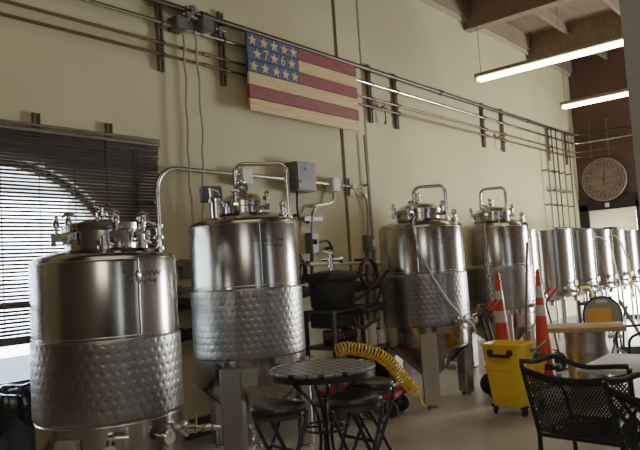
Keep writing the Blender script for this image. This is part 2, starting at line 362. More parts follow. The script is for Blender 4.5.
# junction boxes and flexible drops left of the flag
def jbox(name, c, d, lab, mt=grey_box, door=True):
    t = thing(name, (c[0], WY-d[1]/2, c[2]-d[2]/2), lab, 'electrical box')
    m = MB(); m.bbox((0, 0, d[2]/2), d, .006); m.build('box_body', mt, t)
    if door:
        m = MB(); m.bbox((0, -d[1]/2-.006, d[2]/2), (d[0]*.92, .012, d[2]*.92), .004); m.build('cover', mt, t)
    return t
p = wp(177, 25); jbox('junction_box', p, (.13, .15, .13), 'grey junction box high on the wall, left of the pair by the flag')
p = wp(203, 27); jbox('junction_box', p, (.15, .15, .13), 'grey junction box high on the wall, right of the pair by the flag')
for k, (x, y, lab) in enumerate(((188, 15, 'small conduit elbow between the two grey junction boxes'), (220, 30, 'small conduit elbow at the strut channel left of the flag'), (192, 9, 'small conduit elbow above the two grey junction boxes'))):
    p = aty(x, y, WY-.13); m = MB(); m.bbox(p, (.06, .06, .06), .01); m.cyl(p+Vector((-.07, 0, 0)), p+Vector((.07, 0, 0)), .018); m.cyl(p, p+Vector((0, 0, -.07)), .018)
    m.box((p.x, WY-.06, p.z), (.03, .12, .03)); tag(m.build('conduit_elbow', galv, loc=p), lab, 'fitting', 'conduit elbows by the junction boxes')
for (x0, y0, pts, lab) in ((183, 33, [(183, 33), (186, 80), (188, 140), (190, 185), (194, 222)], 'left whitish flexible conduit dropping from junction box to second tank'),
                           (195, 31, [(195, 31), (199, 80), (203, 140), (203, 185), (203, 222)], 'right whitish flexible conduit dropping from junction box to second tank')):
    P = [aty(x, y, WY-.10) for x, y in pts]; P2 = []
    for i in range(len(P)-1):
        for k in range(6):
            q = P[i].lerp(P[i+1], k/6); q.x += .008*math.sin((i*6+k)*1.3); P2.append(q)
    P2.append(P[-1]); P2.append(P[-1]+Vector((0, .08, -.08)))
    m = MB(); m.tube(P2, .0125, 8); tag(m.build('flexible_conduit', mat('pale_flex', (.42, .38, .29), .5), loc=P[0]), lab, 'conduit', 'flexible conduits from the junction boxes')
# long horizontal conduit behind tanks one and two
zc = wp(200, 171).z
A = wp(158, 240); B = wp(158, 169.5)
m = MB(); m.tube(fillet([(A.x, WY-.09, 1.55), (A.x, WY-.09, zc), (5.45, WY-.09, wp(290, 180).z)], .22, 8), .024, 10)
for z in (1.75, 2.2): m.box((A.x, WY-.045, z), (.08, .09, .03))
tag(m.build('bent_conduit', pipe_bright, loc=(A.x, WY-.09, 1.55)), 'bright conduit rising beside the blind and bending along the wall', 'conduit')
p = wp(244, 177); jbox('conduit_box', p, (.16, .12, .17), 'small pale conduit box behind the top of the second tank', white_box)
# big grey control enclosure
c = wp(300.5, 177.5, .1); t = jbox('control_enclosure', c, (.33, .19, .33), 'grey steel control enclosure with blue dot on wall behind second tank')
m = MB(); m.cyl((-.02, -.105, .25), (-.02, -.115, .25), .016); o = m.build('indicator', mat('blue_lens', (.03, .16, .55), .3), t); o['label'] = 'small blue indicator'
m = MB(); m.cyl((-.13, -.09, .1), (-.13, -.125, .1), .012); m.build('latch', chrome, t)
# conduits right of the enclosure
def wall_tube(name, pts, r, mt, lab, cat='conduit', off=.08, rad=.12, group=None):
    P = [aty(x, y, WY-off) for x, y in pts]; P = [Vector((P[0].x, WY-.01, P[0].z))]*0+P
    m = MB(); m.tube(fillet(P, rad, 7), r, 8)
    q = P[len(P)//2]; m.box((q.x, WY-off/2, q.z), (.03, off, .03))
    return tag(m.build(name, mt, loc=P[0]), lab, cat, group)
wall_tube('straight_conduit', [(314, 182), (329, 184)], .02, pipe_bright, 'short bright conduit from control enclosure to pale junction box')
p = wp(333, 185); jbox('conduit_box', p, (.15, .12, .17), 'pale square junction box right of the grey control enclosure', white_box)
wall_tube('bent_conduit', [(334, 190), (333, 203), (316, 206), (312, 214), (312, 236)], .017, pipe_bright, 'bright S-shaped conduit dropping from the pale junction box', rad=.1)
wall_tube('bent_conduit', [(338, 185), (356, 187), (366, 196), (368, 215), (368, 236)], .016, pipe_bright, 'bright conduit curving down right of the pale junction box', rad=.25)
wall_tube('thin_conduit', [(364, 135), (368, 185), (372, 236)], .014, galv, 'thin grey conduit falling beside the dark wall joint')
p = wp(353, 187)
m = MB(); m.box((p.x, WY-.03, p.z), (.09, .05, .22)); m.box((p.x, WY-.09, p.z), (.09, .02, .05)); tag(m.build('pipe_bracket', strutm, loc=p), 'short dark bracket on the curving conduit by the wall joint', 'bracket')
for (x, y, w, lab) in ((313, 219, .32, 'horizontal strut piece crossing the S-shaped conduit'), (176, 264, .3, 'horizontal strut piece above the gap between first and second tanks'), (182, 290, .22, 'lower horizontal strut piece between first and second tanks')):
    p = wp(x, y); m = MB(); m.box((p.x, WY-.06, p.z), (w, .05, .05)); m.box((p.x, WY-.06, p.z+.02), (w, .07, .008)); m.box((p.x, WY-.02, p.z), (.05, .04, .09)); tag(m.build('strut_piece', galv, loc=p), lab, 'bracket')
p = wp(313, 243); t = jbox('switch_box', p, (.12, .10, .24), 'grey switch box at the foot of the S-shaped conduit'); 
m = MB(); m.box((0, -.075, .13), (.03, .05, .06)); m.build('switch', blackp, t)
p = wp(369, 243); t = jbox('switch_box', p, (.14, .10, .20), 'grey outlet box above the hanging hose ring'); 
m = MB(); m.box((.03, -.07, .10), (.045, .02, .08)); m.build('socket', white_p, t)
p = wp(186, 269); jbox('outlet_box', p, (.08, .08, .18), 'small grey outlet box on wall in the gap left of second tank')
wall_tube('black_cable', [(320, 242), (328, 240), (332, 248), (333, 258)], .014, blackp, 'black cable looping from the left switch box', 'cable', off=.1, rad=.1)
wall_tube('black_cable', [(297, 192), (297, 205), (298, 215), (300, 220)], .012, blackp, 'black cable hanging below the grey control enclosure', 'cable', rad=.05)
wall_tube('dark_conduit', [(312, 249), (312, 262), (312, 300)], .022, pipe_dark, 'dark conduit below the left switch box')
wall_tube('dark_conduit', [(367, 249), (367, 275), (368, 320)], .022, pipe_dark, 'dark conduit below the outlet box, left of a pair')
wall_tube('galvanised_conduit', [(374, 249), (375, 275), (376, 320)], .03, galv, 'grey conduit below the outlet box, right of a pair')
A = wp(306, 264); B = wp(388, 263)
m = MB(); m.cyl((A.x, WY-.12, A.z), (B.x, WY-.12, B.z), .022); m.box((A.x+.1, WY-.06, A.z), (.04, .12, .05)); m.box((B.x-.1, WY-.06, B.z), (.04, .12, .05))
tag(m.build('pale_pipe', mat('aged_plastic', (.40, .37, .29), .5), loc=A), 'pale plastic pipe running level behind the black kettle', 'pipe')
# two black insulated lines
for (y, lab) in ((305, 'upper black insulated line along the wall behind the tanks'), (336, 'lower black insulated line along the wall behind the tanks')):
    A = wp(176, y, .12); m = MB(); m.cyl((2.9, WY-.12, A.z), (9.5, WY-.12, A.z), .055)
    for X in (3.7, 4.6, 5.4, 6.4, 7.2, 8.8): m.box((X, WY-.07, A.z), (.03, .13, .13))
    tag(m.build('insulated_pipe', mat('black_foam', (.02, .018, .016), .8, bump=.5, bscale=40), loc=(2.9, WY-.12, A.z)), lab, 'pipe', 'black insulated wall lines')
# coil of dark hose on the wall
c = aty(369, 273, WY-.22); R = .17; pts = []
for k in range(73):
    a = k*2*PI*2/72; pts.append((c.x+R*math.cos(a)*1.02+.01*math.sin(k), WY-.20-.04*k/72, c.z+R*math.sin(a)))
pts.append((c.x+.2, WY-.25, c.z-.2)); pts.append((c.x+.05, WY-.25, c.z-.42))
m = MB(); m.tube(pts, .019, 8); m.box((c.x, WY-.11, c.z+R), (.05, .22, .03)); tag(m.build('hose_ring', dkred, loc=c), 'dark red hose coiled in a ring below the outlet box', 'hose')
# coil of black cable behind tank two's right edge
c = aty(303, 268, WY-.14)
m = MB()
for j in range(3):
    R = .13-.02*j; m.tube([(c.x+R*.65*math.cos(a*PI/12+j), WY-.08-.03*j, c.z-.03*j+R*1.2*math.sin(a*PI/12+j)) for a in range(24)], .014, 8, closed=True)
m.box((c.x, WY-.06, c.z+.1), (.04, .12, .03)); tag(m.build('cable_coil', blackp, loc=c), 'coil of black cable hanging on wall right of second tank', 'cable')

# ------------------------------------------------------------------ wooden flag sign
fy = WY-.17
_a = aty(247.5, 71.5, fy); _b = aty(357, 99.5, fy); FX0, FX1 = _a.x, _b.x; FZ0, FZ1 = 3.195, 4.04
fl = thing('flag_sign', ((FX0+FX1)/2, fy, FZ0), 'rustic wooden plank flag sign with stars and 76 hanging over pipes', 'sign')
ph = (FZ1-FZ0)/6; cw = .80
for k in range(6):
    z = FZ1-ph*(k+.5); mt = flag_red if k % 2 == 0 else flag_wood
    xa = FX0+cw if k < 3 else FX0
    m = MB(); m.bbox(((xa+FX1)/2, fy, z), (FX1-xa, .03, ph-.006), .003); m.build('plank', mt, fl, world=True)
for k in range(3):
    z = FZ1-ph*(k+.5); m = MB(); m.bbox((FX0+cw/2, fy, z), (cw, .03, ph-.006), .003); m.build('blue_plank', flag_blue, fl, world=True)
m = MB()
for z in (FZ0+.2, FZ1-.2): m.box(((FX0+FX1)/2, fy+.04, z), (FX1-FX0-.1, .05, .06))
m.build('batten', flag_wood, fl, world=True)
def star(m, x, z, r, rot=0):
    pts = []
    for k in range(10):
        a = PI/2+k*PI/5+rot; rr = r if k % 2 == 0 else r*.42; pts.append((rr*math.cos(a), rr*math.sin(a)))
    m.prism(pts, .004, axis_T((x, fy-.015, z), (0, -1, 0)))
rows = [[.08, .25, .41, .57, .72], [.14, .40, .68], [.08, .25, .42, .57, .72]]
for k, r in enumerate(rows):
    for xx in r:
        m = MB(); star(m, FX0+xx, FZ1-ph*(k+.5)-.004, .066, random.uniform(-.1, .1)); m.build('star', flag_wood, fl, world=True)
for tx, xx in (('7', .275), ('6', .535)):
    m = MB(); text_mesh(m, tx, .165, axis_T((FX0+xx, fy-.017, FZ1-ph*1.5), (0, -1, 0)), .003); m.build('numeral', flag_wood, fl, world=True, flat=True)

# ------------------------------------------------------------------ bamboo blind and its rail
rl = thing('blind_rail', (3.58, WY-.05, 2.76), 'dark horizontal rail with strut brackets above the bamboo blind', 'rail')
m = MB(); m.cyl((.6, WY-.06, 2.775), (3.6, WY-.06, 2.775), .014); m.cyl((.6, WY-.05, 2.735), (3.6, WY-.05, 2.735), .022)
m.build('bar', strutm, rl, world=True)
for px_ in ((39, 122), (112, 134)):
    p = wp(*px_); m = MB()
    m.box((p.x, WY-.01, 2.79), (.055, .012, .19))
    for s in (-1, 1): m.box((p.x+s*.024, WY-.025, 2.79), (.007, .035, .19))
    m.build('bracket', strutm, rl, world=True)
BXl, BXr, BZ0, BZ1 = .75, 3.60, 1.13, 2.71
bl = thing('bamboo_blind', (BXr, WY-.1, BZ0), 'dark brown slatted roll blind hanging in front of the arched window', 'blind')
m = MB(); PT = .029; n = int((BZ1-BZ0)/PT)
for i in range(n):
    z = BZ1-.012-i*PT; t = i/n
    xr = BXr-.05*math.sin(t*PI*1.1)*(1 if t < .9 else .6)+random.uniform(-.008, .008)
    N = 16; sg = random.uniform(-.003, .003); h = (.0088 if i > 7 else .012)+random.uniform(-.001, .0012)
    vs = []; fs = []
    for k in range(N+1):
        x = BXl+(xr-BXl)*k/N; y = WY-.045-.015*math.sin(x*3+t*2)-(.06*max(0, (k-N+3)/3)**2*math.sin(t*PI)); zz = z+sg*math.sin(x*5+i)+.003*math.sin(x*2.1)
        vs += [(x, y-.004, zz-h), (x, y-.004, zz+h), (x, y+.004, zz+h), (x, y+.004, zz-h)]
    for k in range(N):
        for q in range(4): fs.append((k*4+q, k*4+(q+1) % 4, k*4+4+(q+1) % 4, k*4+4+q))
    fs += [(0, 1, 2, 3), (N*4+3, N*4+2, N*4+1, N*4)]
    m.add(vs, fs)
m.build('slats', blind_m, bl, world=True, flat=True)
m = MB()
for x in (.95, 1.25, 1.55, 1.85, 2.15, 2.45, 2.75, 3.05, 3.35): m.cyl((x, WY-.058, BZ0-.03), (x, WY-.058, BZ1+.02), .0035, 6)
m.build('cords', blind_m, bl, world=True)
m = MB(); m.bbox(((BXl+BXr)/2-.03, WY-.05, BZ0-.02), (BXr-BXl-.1, .05, .06), .01); m.build('bottom_roll', blind_m, bl, world=True)

# ------------------------------------------------------------------ tanks
def dimple_mesh(R, z0, z1, ncol=50, pitch=.052, depth=.0034):
    key = 'jacket_%.3f_%.3f_%.3f' % (R, z0, z1)
    nu = ncol*8; nrow = max(1, round((z1-z0)/pitch)); nv = nrow*7; vs = []; fs = []; Rj = R+.010
    for j in range(nv+1):
        z = z0+(z1-z0)*j/nv; edge = min(z-z0, z1-z); pr = Rj if edge > .02 else R+.001+.009*math.sin(PI/2*edge/.02)
        for i in range(nu):
            a = 2*PI*i/nu; rr = pr
            fr = (z-z0)/(z1-z0)*nrow-.5; r0 = math.floor(fr+.5)
            if 0 <= r0 < nrow and edge > .012:
                dz = (fr-r0)*pitch; u = i/8.0-(.5 if r0 % 2 else 0); du = (u-round(u))*(2*PI*R/ncol)
                rr -= depth*math.exp(-(dz*dz+du*du)/(2*.0066**2))
            vs.append((rr*math.cos(a), rr*math.sin(a), z))
    for j in range(nv):
        for i in range(nu): fs.append((j*nu+i, j*nu+(i+1) % nu, (j+1)*nu+(i+1) % nu, (j+1)*nu+i))
    m = MB(); m.add(vs, fs); return m
def azf(X, Y):
    base = math.atan2(-Y, -X)
    return lambda s: base+math.asin(max(-1, min(1, s)))
def pol(r, a, z): return Vector((r*math.cos(a), r*math.sin(a), z))
def knob(parent, p, h=.07, w=.05, name='clamp_knob', ang=0):
    """swing bolt with a wing nut"""
    m = MB(); m.cyl(p, p+Vector((0, 0, h)), .010, 10); d = Vector((math.cos(ang), math.sin(ang), 0))
    m.tube([p+Vector((0, 0, h*.96))-d*w+Vector((0, 0, .004)), p+Vector((0, 0, h*1.1))-d*w*.5, p+Vector((0, 0, h*1.12)), p+Vector((0, 0, h*1.1))+d*w*.5, p+Vector((0, 0, h*.96))+d*w+Vector((0, 0, .004))], [.010, .012, .014, .012, .010], 8)
    m.lathe([(.0, h*.55), (.020, h*.55), (.022, h*.75), (.014, h*.98), (0, h*.98)], 12, Matrix.Translation(p))
    m.box(p+Vector((0, 0, .0)), (.035, .035, .03), ang)
    return m.build(name, chrome, parent)
def valve(parent, a, R, z, name='sample_valve', L=.10, up=True, gold=False):
    """tri-clamp ferrule, butterfly body, lever"""
    d = pol(1, a, 0); p = pol(R, a, z); m = MB()
    T = axis_T(p, d)
    m.lathe([(.018, 0), (.018, L*.35), (.032, L*.36), (.032, L*.5), (.02, L*.52), (.02, L*.8), (.03, L*.82), (.03, L), (.0, L)], 16, T)
    o = m.build(name, chrome, parent)
    m = MB(); q = p+d*(L*.62)
    t = Vector((-d.y, d.x, 0)); up_ = Vector((0, 0, 1 if up else -1))
    m.tube([q, q+up_*.05, q+up_*.06+t*.03, q+up_*.055+t*.10], [.008, .008, .010, .012], 8)
    m.lathe([(.0, -.01), (.016, -.01), (.016, .01), (0, .01)], 10, axis_T(q+up_*.055, (0, 0, 1)))
    m.build('lever', chrome, o); return o
def gauge(parent, a, R, z, r=.045):
    d = pol(1, a, 0); p = pol(R, a, z); m = MB()
    m.lathe([(.012, 0), (.012, .06), (r, .065), (r*1.08, .075), (r*1.08, .095), (r*.95, .1), (r*.95, .094), (0, .094)], 24, axis_T(p, d)); o = m.build('gauge', chrome, parent)
    m = MB(); m.lathe([(r*.93, .095), (0, .0951)], 24, axis_T(p, d)); m.cm = 1; m.box((0, r*.3, .0965), (.005, r*.6, .002), -.6, axis_T(p, d)); m.build('dial', [white_p, ink], o)
    return o
def maker_mark(parent, a0, R, z, sc=1.):
    m = MB()
    for j, (zz, w) in enumerate(((0, .15), (-.045, .11))):
        pts = [pol(R+.002, a0+(k/24-.5)*w*sc/R*1.4, z+zz+.012*sc*math.sin(k*1.9+j)*(1 if k % 5 else .3)) for k in range(25)]
        m.tube(pts, .0022, 5)
    m.build('maker_mark', silver_ink, parent)
def tank_leg(parent, a, R, ztop, w=.175, d=.10):
    m = MB(); T = Matrix.Rotation(a, 4, 'Z'); m.bbox((R-.02, 0, ztop/2+.02), (d, w, ztop-.04), .012, T=T)
    m.box((R-.02-.03, 0, ztop), (d*.4, w*.9, .03), T=T)
    o = m.build('leg', legm, parent); m = MB(); m.lathe([(.0, 0), (.06, 0), (.06, .02), (.03, .05), (0, .05)], 16, Matrix.Translation(pol(R-.02, a, 0))); m.build('foot', chrome, o)

def fermenter(X, Y, label, az, cfg):
    R = .46; t = thing('fermenter_tank', (X, Y, 0), label, 'tank', 'tall cone bottomed fermenters')
    zsh = cfg.get('zsh', 1.91); m = MB()
    prof = [(.055, .20), (.055, .24), (R-.02, .585), (R, .62), (R, .79), (R, 1.39), (R, zsh-.03), (R-.004, zsh-.012), (R-.014, zsh+.004), (R-.03, zsh+.016), (.36, zsh+.045), (.28, zsh+.07), (.15, zsh+.09), (0, zsh+.095)]
    m.lathe(prof, 96); m.build('shell', steel, t, ang=50)
    for z in (1.405, zsh-.03): m = MB(); m.tube([pol(R+.001, 2*PI*k/72, z) for k in range(72)], .0035, 6, closed=True); m.build('weld_ring', mat('weld_bead', (.72, .70, .66), .25, 1.), t)
    m = dimple_mesh(R, .83, 1.385); m.build('cooling_jacket', dimple, t, ang=60)
    m = MB(); sa = az(cfg.get('seam', .2)); m.tube([pol(R+.001, sa, 1.41), pol(R+.001, sa, zsh-.03)], .005, 6); m.build('weld_seam', chrome, t)
    # manway
    mx = pol(.05, az(cfg.get('mw', .1)), 0); zn = zsh+.045; rn = cfg.get('rn', .24)
    m = MB(); m.lathe([(rn, zn-.02), (rn, zn+.085), (rn+.02, zn+.09), (rn+.02, zn+.11)], 48, Matrix.Translation(mx)); m.build('manway_neck', steel, t)
    m = MB(); m.lathe([(rn+.022, zn+.112), (rn+.022, zn+.13), (rn-.01, zn+.14), (rn*.8, zn+.172), (rn*.5, zn+.20), (rn*.2, zn+.213), (0, zn+.215)], 48, Matrix.Translation(mx)); lid = m.build('manway_lid', steel, t)
    for k, da in enumerate((-1.35, -.25, 1.3, 2.6, 3.7)):
        a = az(0)+da; p = mx+pol(rn+.035, a, zn+.07)
        m = MB(); m.box(p, (.05, .04, .035), a); m.box(p+pol(-.02, a, .05), (.02, .03, .1), a); m.build('clamp_lug', chrome, t)
        knob(t, p+Vector((0, 0, .02)), .105, .034, ang=a+PI/2+.3*k)
    # fitting tree on the lid
    q = mx+Vector((0, 0, zn+.20)); m = MB(); m.cyl(q, q+Vector((0, 0, .09)), .02); m.lathe([(.03, 0), (.036, .01), (.036, .03), (.03, .04)], 16, Matrix.Translation(q+Vector((0, 0, .03)))); m.lathe([(.03, 0), (.036, .01), (.036, .03), (.03, .04)], 16, Matrix.Translation(q+Vector((0, 0, .085)))); m.build('clamp_fitting', chrome, t)
    # spray arch
    sL, sR, zt, rl_, rr_ = cfg['arch']
    a = pol(rl_, az(sL), zsh+.19); bq = pol(rr_, az(sR), zsh-.0)
    m = MB(); m.tube(fillet([a, Vector((a.x, a.y, zt)), Vector((bq.x, bq.y, zt-.02)), bq+Vector((0, 0, -.0))], .075, 8), .019, 10)
    m.lathe([(.02, 0), (.035, .005), (.035, .03), (.02, .035)], 16, Matrix.Translation(Vector((a.x, a.y, zsh+.26)))); m.lathe([(.02, 0), (.03, .005), (.03, .03), (.02, .035)], 16, Matrix.Translation(bq+Vector((0, 0, .01)))); m.build('spray_pipe', chrome, t)
    # relief stub and small neck
    p = pol(.40, az(cfg.get('rel', .94)), zsh+.0); m = MB(); m.cyl(p, p+Vector((0, 0, .10)), .022); m.lathe([(.022, 0), (.034, .005), (.034, .03), (.022, .035)], 16, Matrix.Translation(p+Vector((0, 0, .03)))); m.lathe([(.028, 0), (.028, .05), (.02, .06), (0, .06)], 12, Matrix.Translation(p+Vector((0, 0, .09)))); m.build('relief_valve', chrome, t)
    if cfg.get('neck'):
        p = pol(.34, az(-.62), zsh+.0); m = MB(); m.cyl(p, p+Vector((0, 0, .17)), .042, 20); m.lathe([(.042, 0), (.062, .005), (.062, .03), (.042, .035)], 20, Matrix.Translation(p+Vector((0, 0, .16))))
        m.tube([p+Vector((-.07, -.04, .20)), p+Vector((-.09, -.05, .26)), p+Vector((0, -.02, .25)), p+Vector((.04, 0, .19))], .014, 8); m.build('side_neck', chrome, t)
        p = pol(.31, az(-.8), zsh+.24); m = MB(); m.bbox(p, (.17, .10, .13), .01, rz=-.3); m.cyl(p+Vector((0, 0, -.3)), p, .02); m.build('actuator_box', grey_box, t)
        p = pol(.05, az(.1), zsh+.30); m = MB(); m.lathe([(.0, -.02), (.055, -.02), (.06, 0), (.055, .02), (0, .02)], 20, axis_T(p, pol(1, az(.1), 0))); m.cyl(p+Vector((0, 0, -.1)), p, .012); m.build('pressure_dial', grey_box, t)
    for k in range(3): tank_leg(t, math.radians((-33, 88, 207)[k]) + cfg.get('lrot', 0), R, .77)
    # valves
    for (s, z) in cfg['valves']: valve(t, az(s), R, z)
    # racking and drain
    a = az(cfg['rack']); p = pol(.27, a, .40); valve(t, a, .24, .39, 'racking_valve', .16)
    p = Vector((0, 0, .22)); m = MB(); m.tube(fillet([p, Vector((0, 0, .10)), pol(.30, az(.1), .10)], .07), .026, 12)
    for s in (.12, .22): m.lathe([(.026, -.015), (.045, -.012), (.045, .012), (.026, .015)], 16, axis_T(pol(s, az(.1), .10), pol(1, az(.1), 0)))
    m.build('drain_pipe', chrome, t)
    p = pol(R+.004, az(-.05), .70); m = MB(); m.box(p, (.006, .14, .13), az(-.05)); m.build('nameplate', mat('plate_metal', (.34, .33, .28), .5, .8), t)
    maker_mark(t, az(.52), R, zsh-.17)
    return t
T2 = (3.80, 4.09); T3 = (6.20, 3.82); T4 = (8.21, 3.91)
fermenter(*T2, 'tall fermenter tank with dimpled band behind the bistro table, second tank from left', azf(*T2), dict(mw=.1, rn=.18, rel=.84, arch=(-.9, .98, 2.44, .05, .40), neck=True, valves=((.93, .72), (.42, .70)), rack=.35, seam=.28, zsh=1.93))
fermenter(*T3, 'tall fermenter tank with a pale hose down its front, behind the red cart', azf(*T3), dict(mw=-.1, arch=(-.46, .82, 2.33, .09, .36), valves=((.6, .86), (.93, .86)), rack=.62, seam=-.1, lrot=.08, zsh=1.90))
fermenter(*T4, 'tall fermenter tank standing behind the traffic cones and yellow mop bucket', azf(*T4), dict(mw=-.1, arch=(-.89, .52, 2.43, .15, .36), valves=((-.5, .86), (.8, .86)), rack=.3, seam=-.3, lrot=.1, zsh=1.93))

# bright tank at the left
T1 = (2.285, 3.78); az = azf(*T1); R = .447
t1 = thing('bright_tank', (*T1, 0), 'squat stainless bright tank with wing-nut manway in front of the window, leftmost tank', 'tank')
zs = 1.665
m = MB(); m.lathe([(0, .26), (.2, .275), (.36, .31), (.43, .36), (R, .42), (R, .69), (R, 1.18), (R, zs-.045), (R-.005, zs-.02), (R-.02, zs+.0), (R-.045, zs+.014), (.34, zs+.035), (.2, zs+.055), (0, zs+.06)], 112); m.build('shell', steel, t1, ang=50)
m = dimple_mesh(R, .69, 1.17, ncol=52); m.build('cooling_jacket', dimple, t1, ang=60)
for z in (1.185, zs-.03, .68): m = MB(); m.tube([pol(R+.001, 2*PI*k/80, z) for k in range(80)], .0025, 6, closed=True); m.build('weld_ring', MATS['weld_bead'], t1)
m = MB(); m.tube([pol(R+.001, az(.42), 1.19), pol(R+.001, az(.42), zs-.03)], .006, 6); m.lathe([(0, -.05), (.012, -.03), (.016, 0), (.012, .03), (0, .05)], 8, Matrix.Translation(pol(R, az(.42), zs-.13))); m.build('weld_seam', chrome, t1)
rn = .235; zn = zs+.03
m = MB(); m.lathe([(rn, zn-.02), (rn, zn+.13), (rn+.02, zn+.135), (rn+.022, zn+.15)], 56); m.build('manway_neck', steel, t1)
m = MB(); m.lathe([(rn+.02, zn+.152), (rn+.024, zn+.175), (rn-.01, zn+.185), (.12, zn+.205), (0, zn+.21)], 56); m.build('manway_lid', steel, t1)
for k in range(6):
    a = az(0)+(-1.45, -.78, .28, 1.05, 2.0, 3.3)[k]; p = pol(rn+.045, a, zn+.10)
    m = MB(); m.box(p, (.07, .05, .045), a); m.box(p+pol(.02, a, -.03), (.03, .04, .04), a); m.build('clamp_lug', chrome, t1)
    knob(t1, p, .12, .042, ang=a+PI/2+k*.4)
m = MB(); q = Vector((0, 0, zn+.2)); m.cyl(q, q+Vector((0, 0, .09)), .018); m.lathe([(.03, 0), (.038, .006), (.038, .028), (.03, .034)], 16, Matrix.Translation(q+Vector((0, 0, .03)))); d = CR.copy(); d.z = 0; d.normalize()
m.tube([q+Vector((0, 0, .075))-d*.06, q+Vector((0, 0, .085)), q+Vector((0, 0, .075))+d*.06], .010, 8); m.tube([q+Vector((0, 0, .115))-d*.05, q+Vector((0, 0, .10)), q+Vector((0, 0, .115))+d*.05], .010, 8); m.build('vent_valve', chrome, t1)
for s, r_ in ((.0, .30), (.62, .36)):
    p = pol(r_, az(s), zs+.03); m = MB(); m.cyl(p, p+Vector((0, 0, .09)), .02); m.lathe([(.02, 0), (.036, .005), (.036, .03), (.02, .035)], 16, Matrix.Translation(p+Vector((0, 0, .0)))); m.tube([p+Vector((0, 0, .05))-d*.05, p+Vector((0, 0, .06)), p+Vector((0, 0, .03))+d*.06], .009, 8); m.build('port_valve', chrome, t1)
p = pol(.40, az(.83), zs+.0); m = MB(); m.tube(fillet([p, p+Vector((0, 0, .17)), p+Vector((-.06, .03, .20))], .04), .014, 8)
for z in (.03, .1, .17): m.lathe([(.014, -.012), (.03, -.01), (.03, .01), (.014, .012)], 12, Matrix.Translation(p+Vector((0, 0, z))))
m.build('gas_fitting', chrome, t1)
m = MB(); m.bbox(pol(R+.03, az(-.50), .57), (.06, .13, .11), .006, rz=az(-.50)); m.build('data_plate', mat('plate_metal2', (.40, .36, .28), .5, .4), t1)
gauge(t1, az(.60), R, .575, .042)
valve(t1, az(-.02), R, .565, 'sample_valve', .08)
a = az(.88); p = pol(R, a, .60-.03)
m = MB(); m.lathe([(.03, 0), (.03, .03), (.05, .035), (.05, .06), (.03, .065), (.03, .12)], 16, axis_T(p, pol(1, a, 0))); q = p+pol(.12, a, 0)
e = q+d*.15; m.tube([q, q+d*.08, e], [.02, .02, .012], 10); m.tube([q+Vector((0, 0, .0)), q+Vector((.0, 0, .09)), q+d*.06+Vector((0, 0, .10))], .008, 8); ov = m.build('outlet_valve', chrome, t1)
m = MB(); m.cyl(q+d*.03, q+d*.06, .024); m.cyl(q+d*.09, q+d*.11, .02); m.build('barb', mat('brass', (.45, .36, .20), .3, 1.), ov)
for k in range(4): tank_leg(t1, az(0)+PI/4+k*PI/2, R-.07, .40, .11, .08)
maker_mark(t1, az(.50), R, zs-.12, 1.25)

# brewing vessels at the far right
bt = None
brew = [(538, 'first small brewing vessel half hidden behind the third fermenter'), (573, 'second small brewing vessel of the far row, above the black stand'), (595, 'third small brewing vessel of the far row, behind round grey chair'),
        (613, 'fourth small brewing vessel of the far row with yellowish hose'), (628.5, 'fifth small brewing vessel of the far row, beside the door'), (641, 'last small brewing vessel of the far row, cut by photo edge')]
BY = 4.0; BR = .38; brew_pos = []
for i, (xr, lab) in enumerate(brew):
    BY = 4.2 if i == 0 else 4.0
    # centre whose right silhouette lies at the seen edge
    p = aty(xr, 245, BY); dd = math.hypot(p.x, p.y); ang = math.atan2(p.y, p.x)
    X = p.x
    for _ in range(20):
        a = math.atan2(BY, X); D = math.hypot(X, BY); e = (a-math.asin(BR/D))-math.atan2(p.y, p.x)
        X += e*D*D/BY
    brew_pos.append((X, BY))
X, Y = brew_pos[0]; az = azf(*brew_pos[2])
bt = thing('brewing_vessel', (X, Y, 0), brew[0][1], 'tank', 'small brewing vessels in the far row')
zt, zb = 1.875, .84
m = MB(); m.lathe([(.04, zb-.16), (.04, zb-.10), (BR-.02, zb-.0), (BR, zb+.02), (BR, zt-.02), (BR+.012, zt-.015), (BR+.012, zt), (BR-.02, zt+.004), (BR-.05, zt-.01), (.0, zt+.02)], 64); m.build('shell', mat('bright_stainless', (.44, .41, .37), .22, 1., var=.06, scale=8, stretch=(1, 1, .06), bump=.02), bt)
gauge(bt, az(.80), BR, zb+.20, .05); valve(bt, az(.62), BR, zb+.09, 'outlet_valve', .13); valve(bt, az(.93), BR, zb+.06, 'outlet_valve', .1, False)
m = MB(); q = pol(BR+.01, az(-.6), zt-.08); m.tube(fillet([q, q+pol(.05, az(-.6), 0), q+pol(.05, az(-.6), -.14), q+Vector((0, 0, -.14))], .02), .012, 8); m.build('lifting_handle', chrome, bt)
for k in range(3): 
    m = MB(); a = az(0)+.6+k*2*PI/3; m.cyl(pol(BR-.06, a, 0), pol(BR-.06, a, zb+.03), .022, 10); m.build('leg', chrome, bt)
for i in range(1, 6): dup(bt, (*brew_pos[i], 0), brew[i][1])
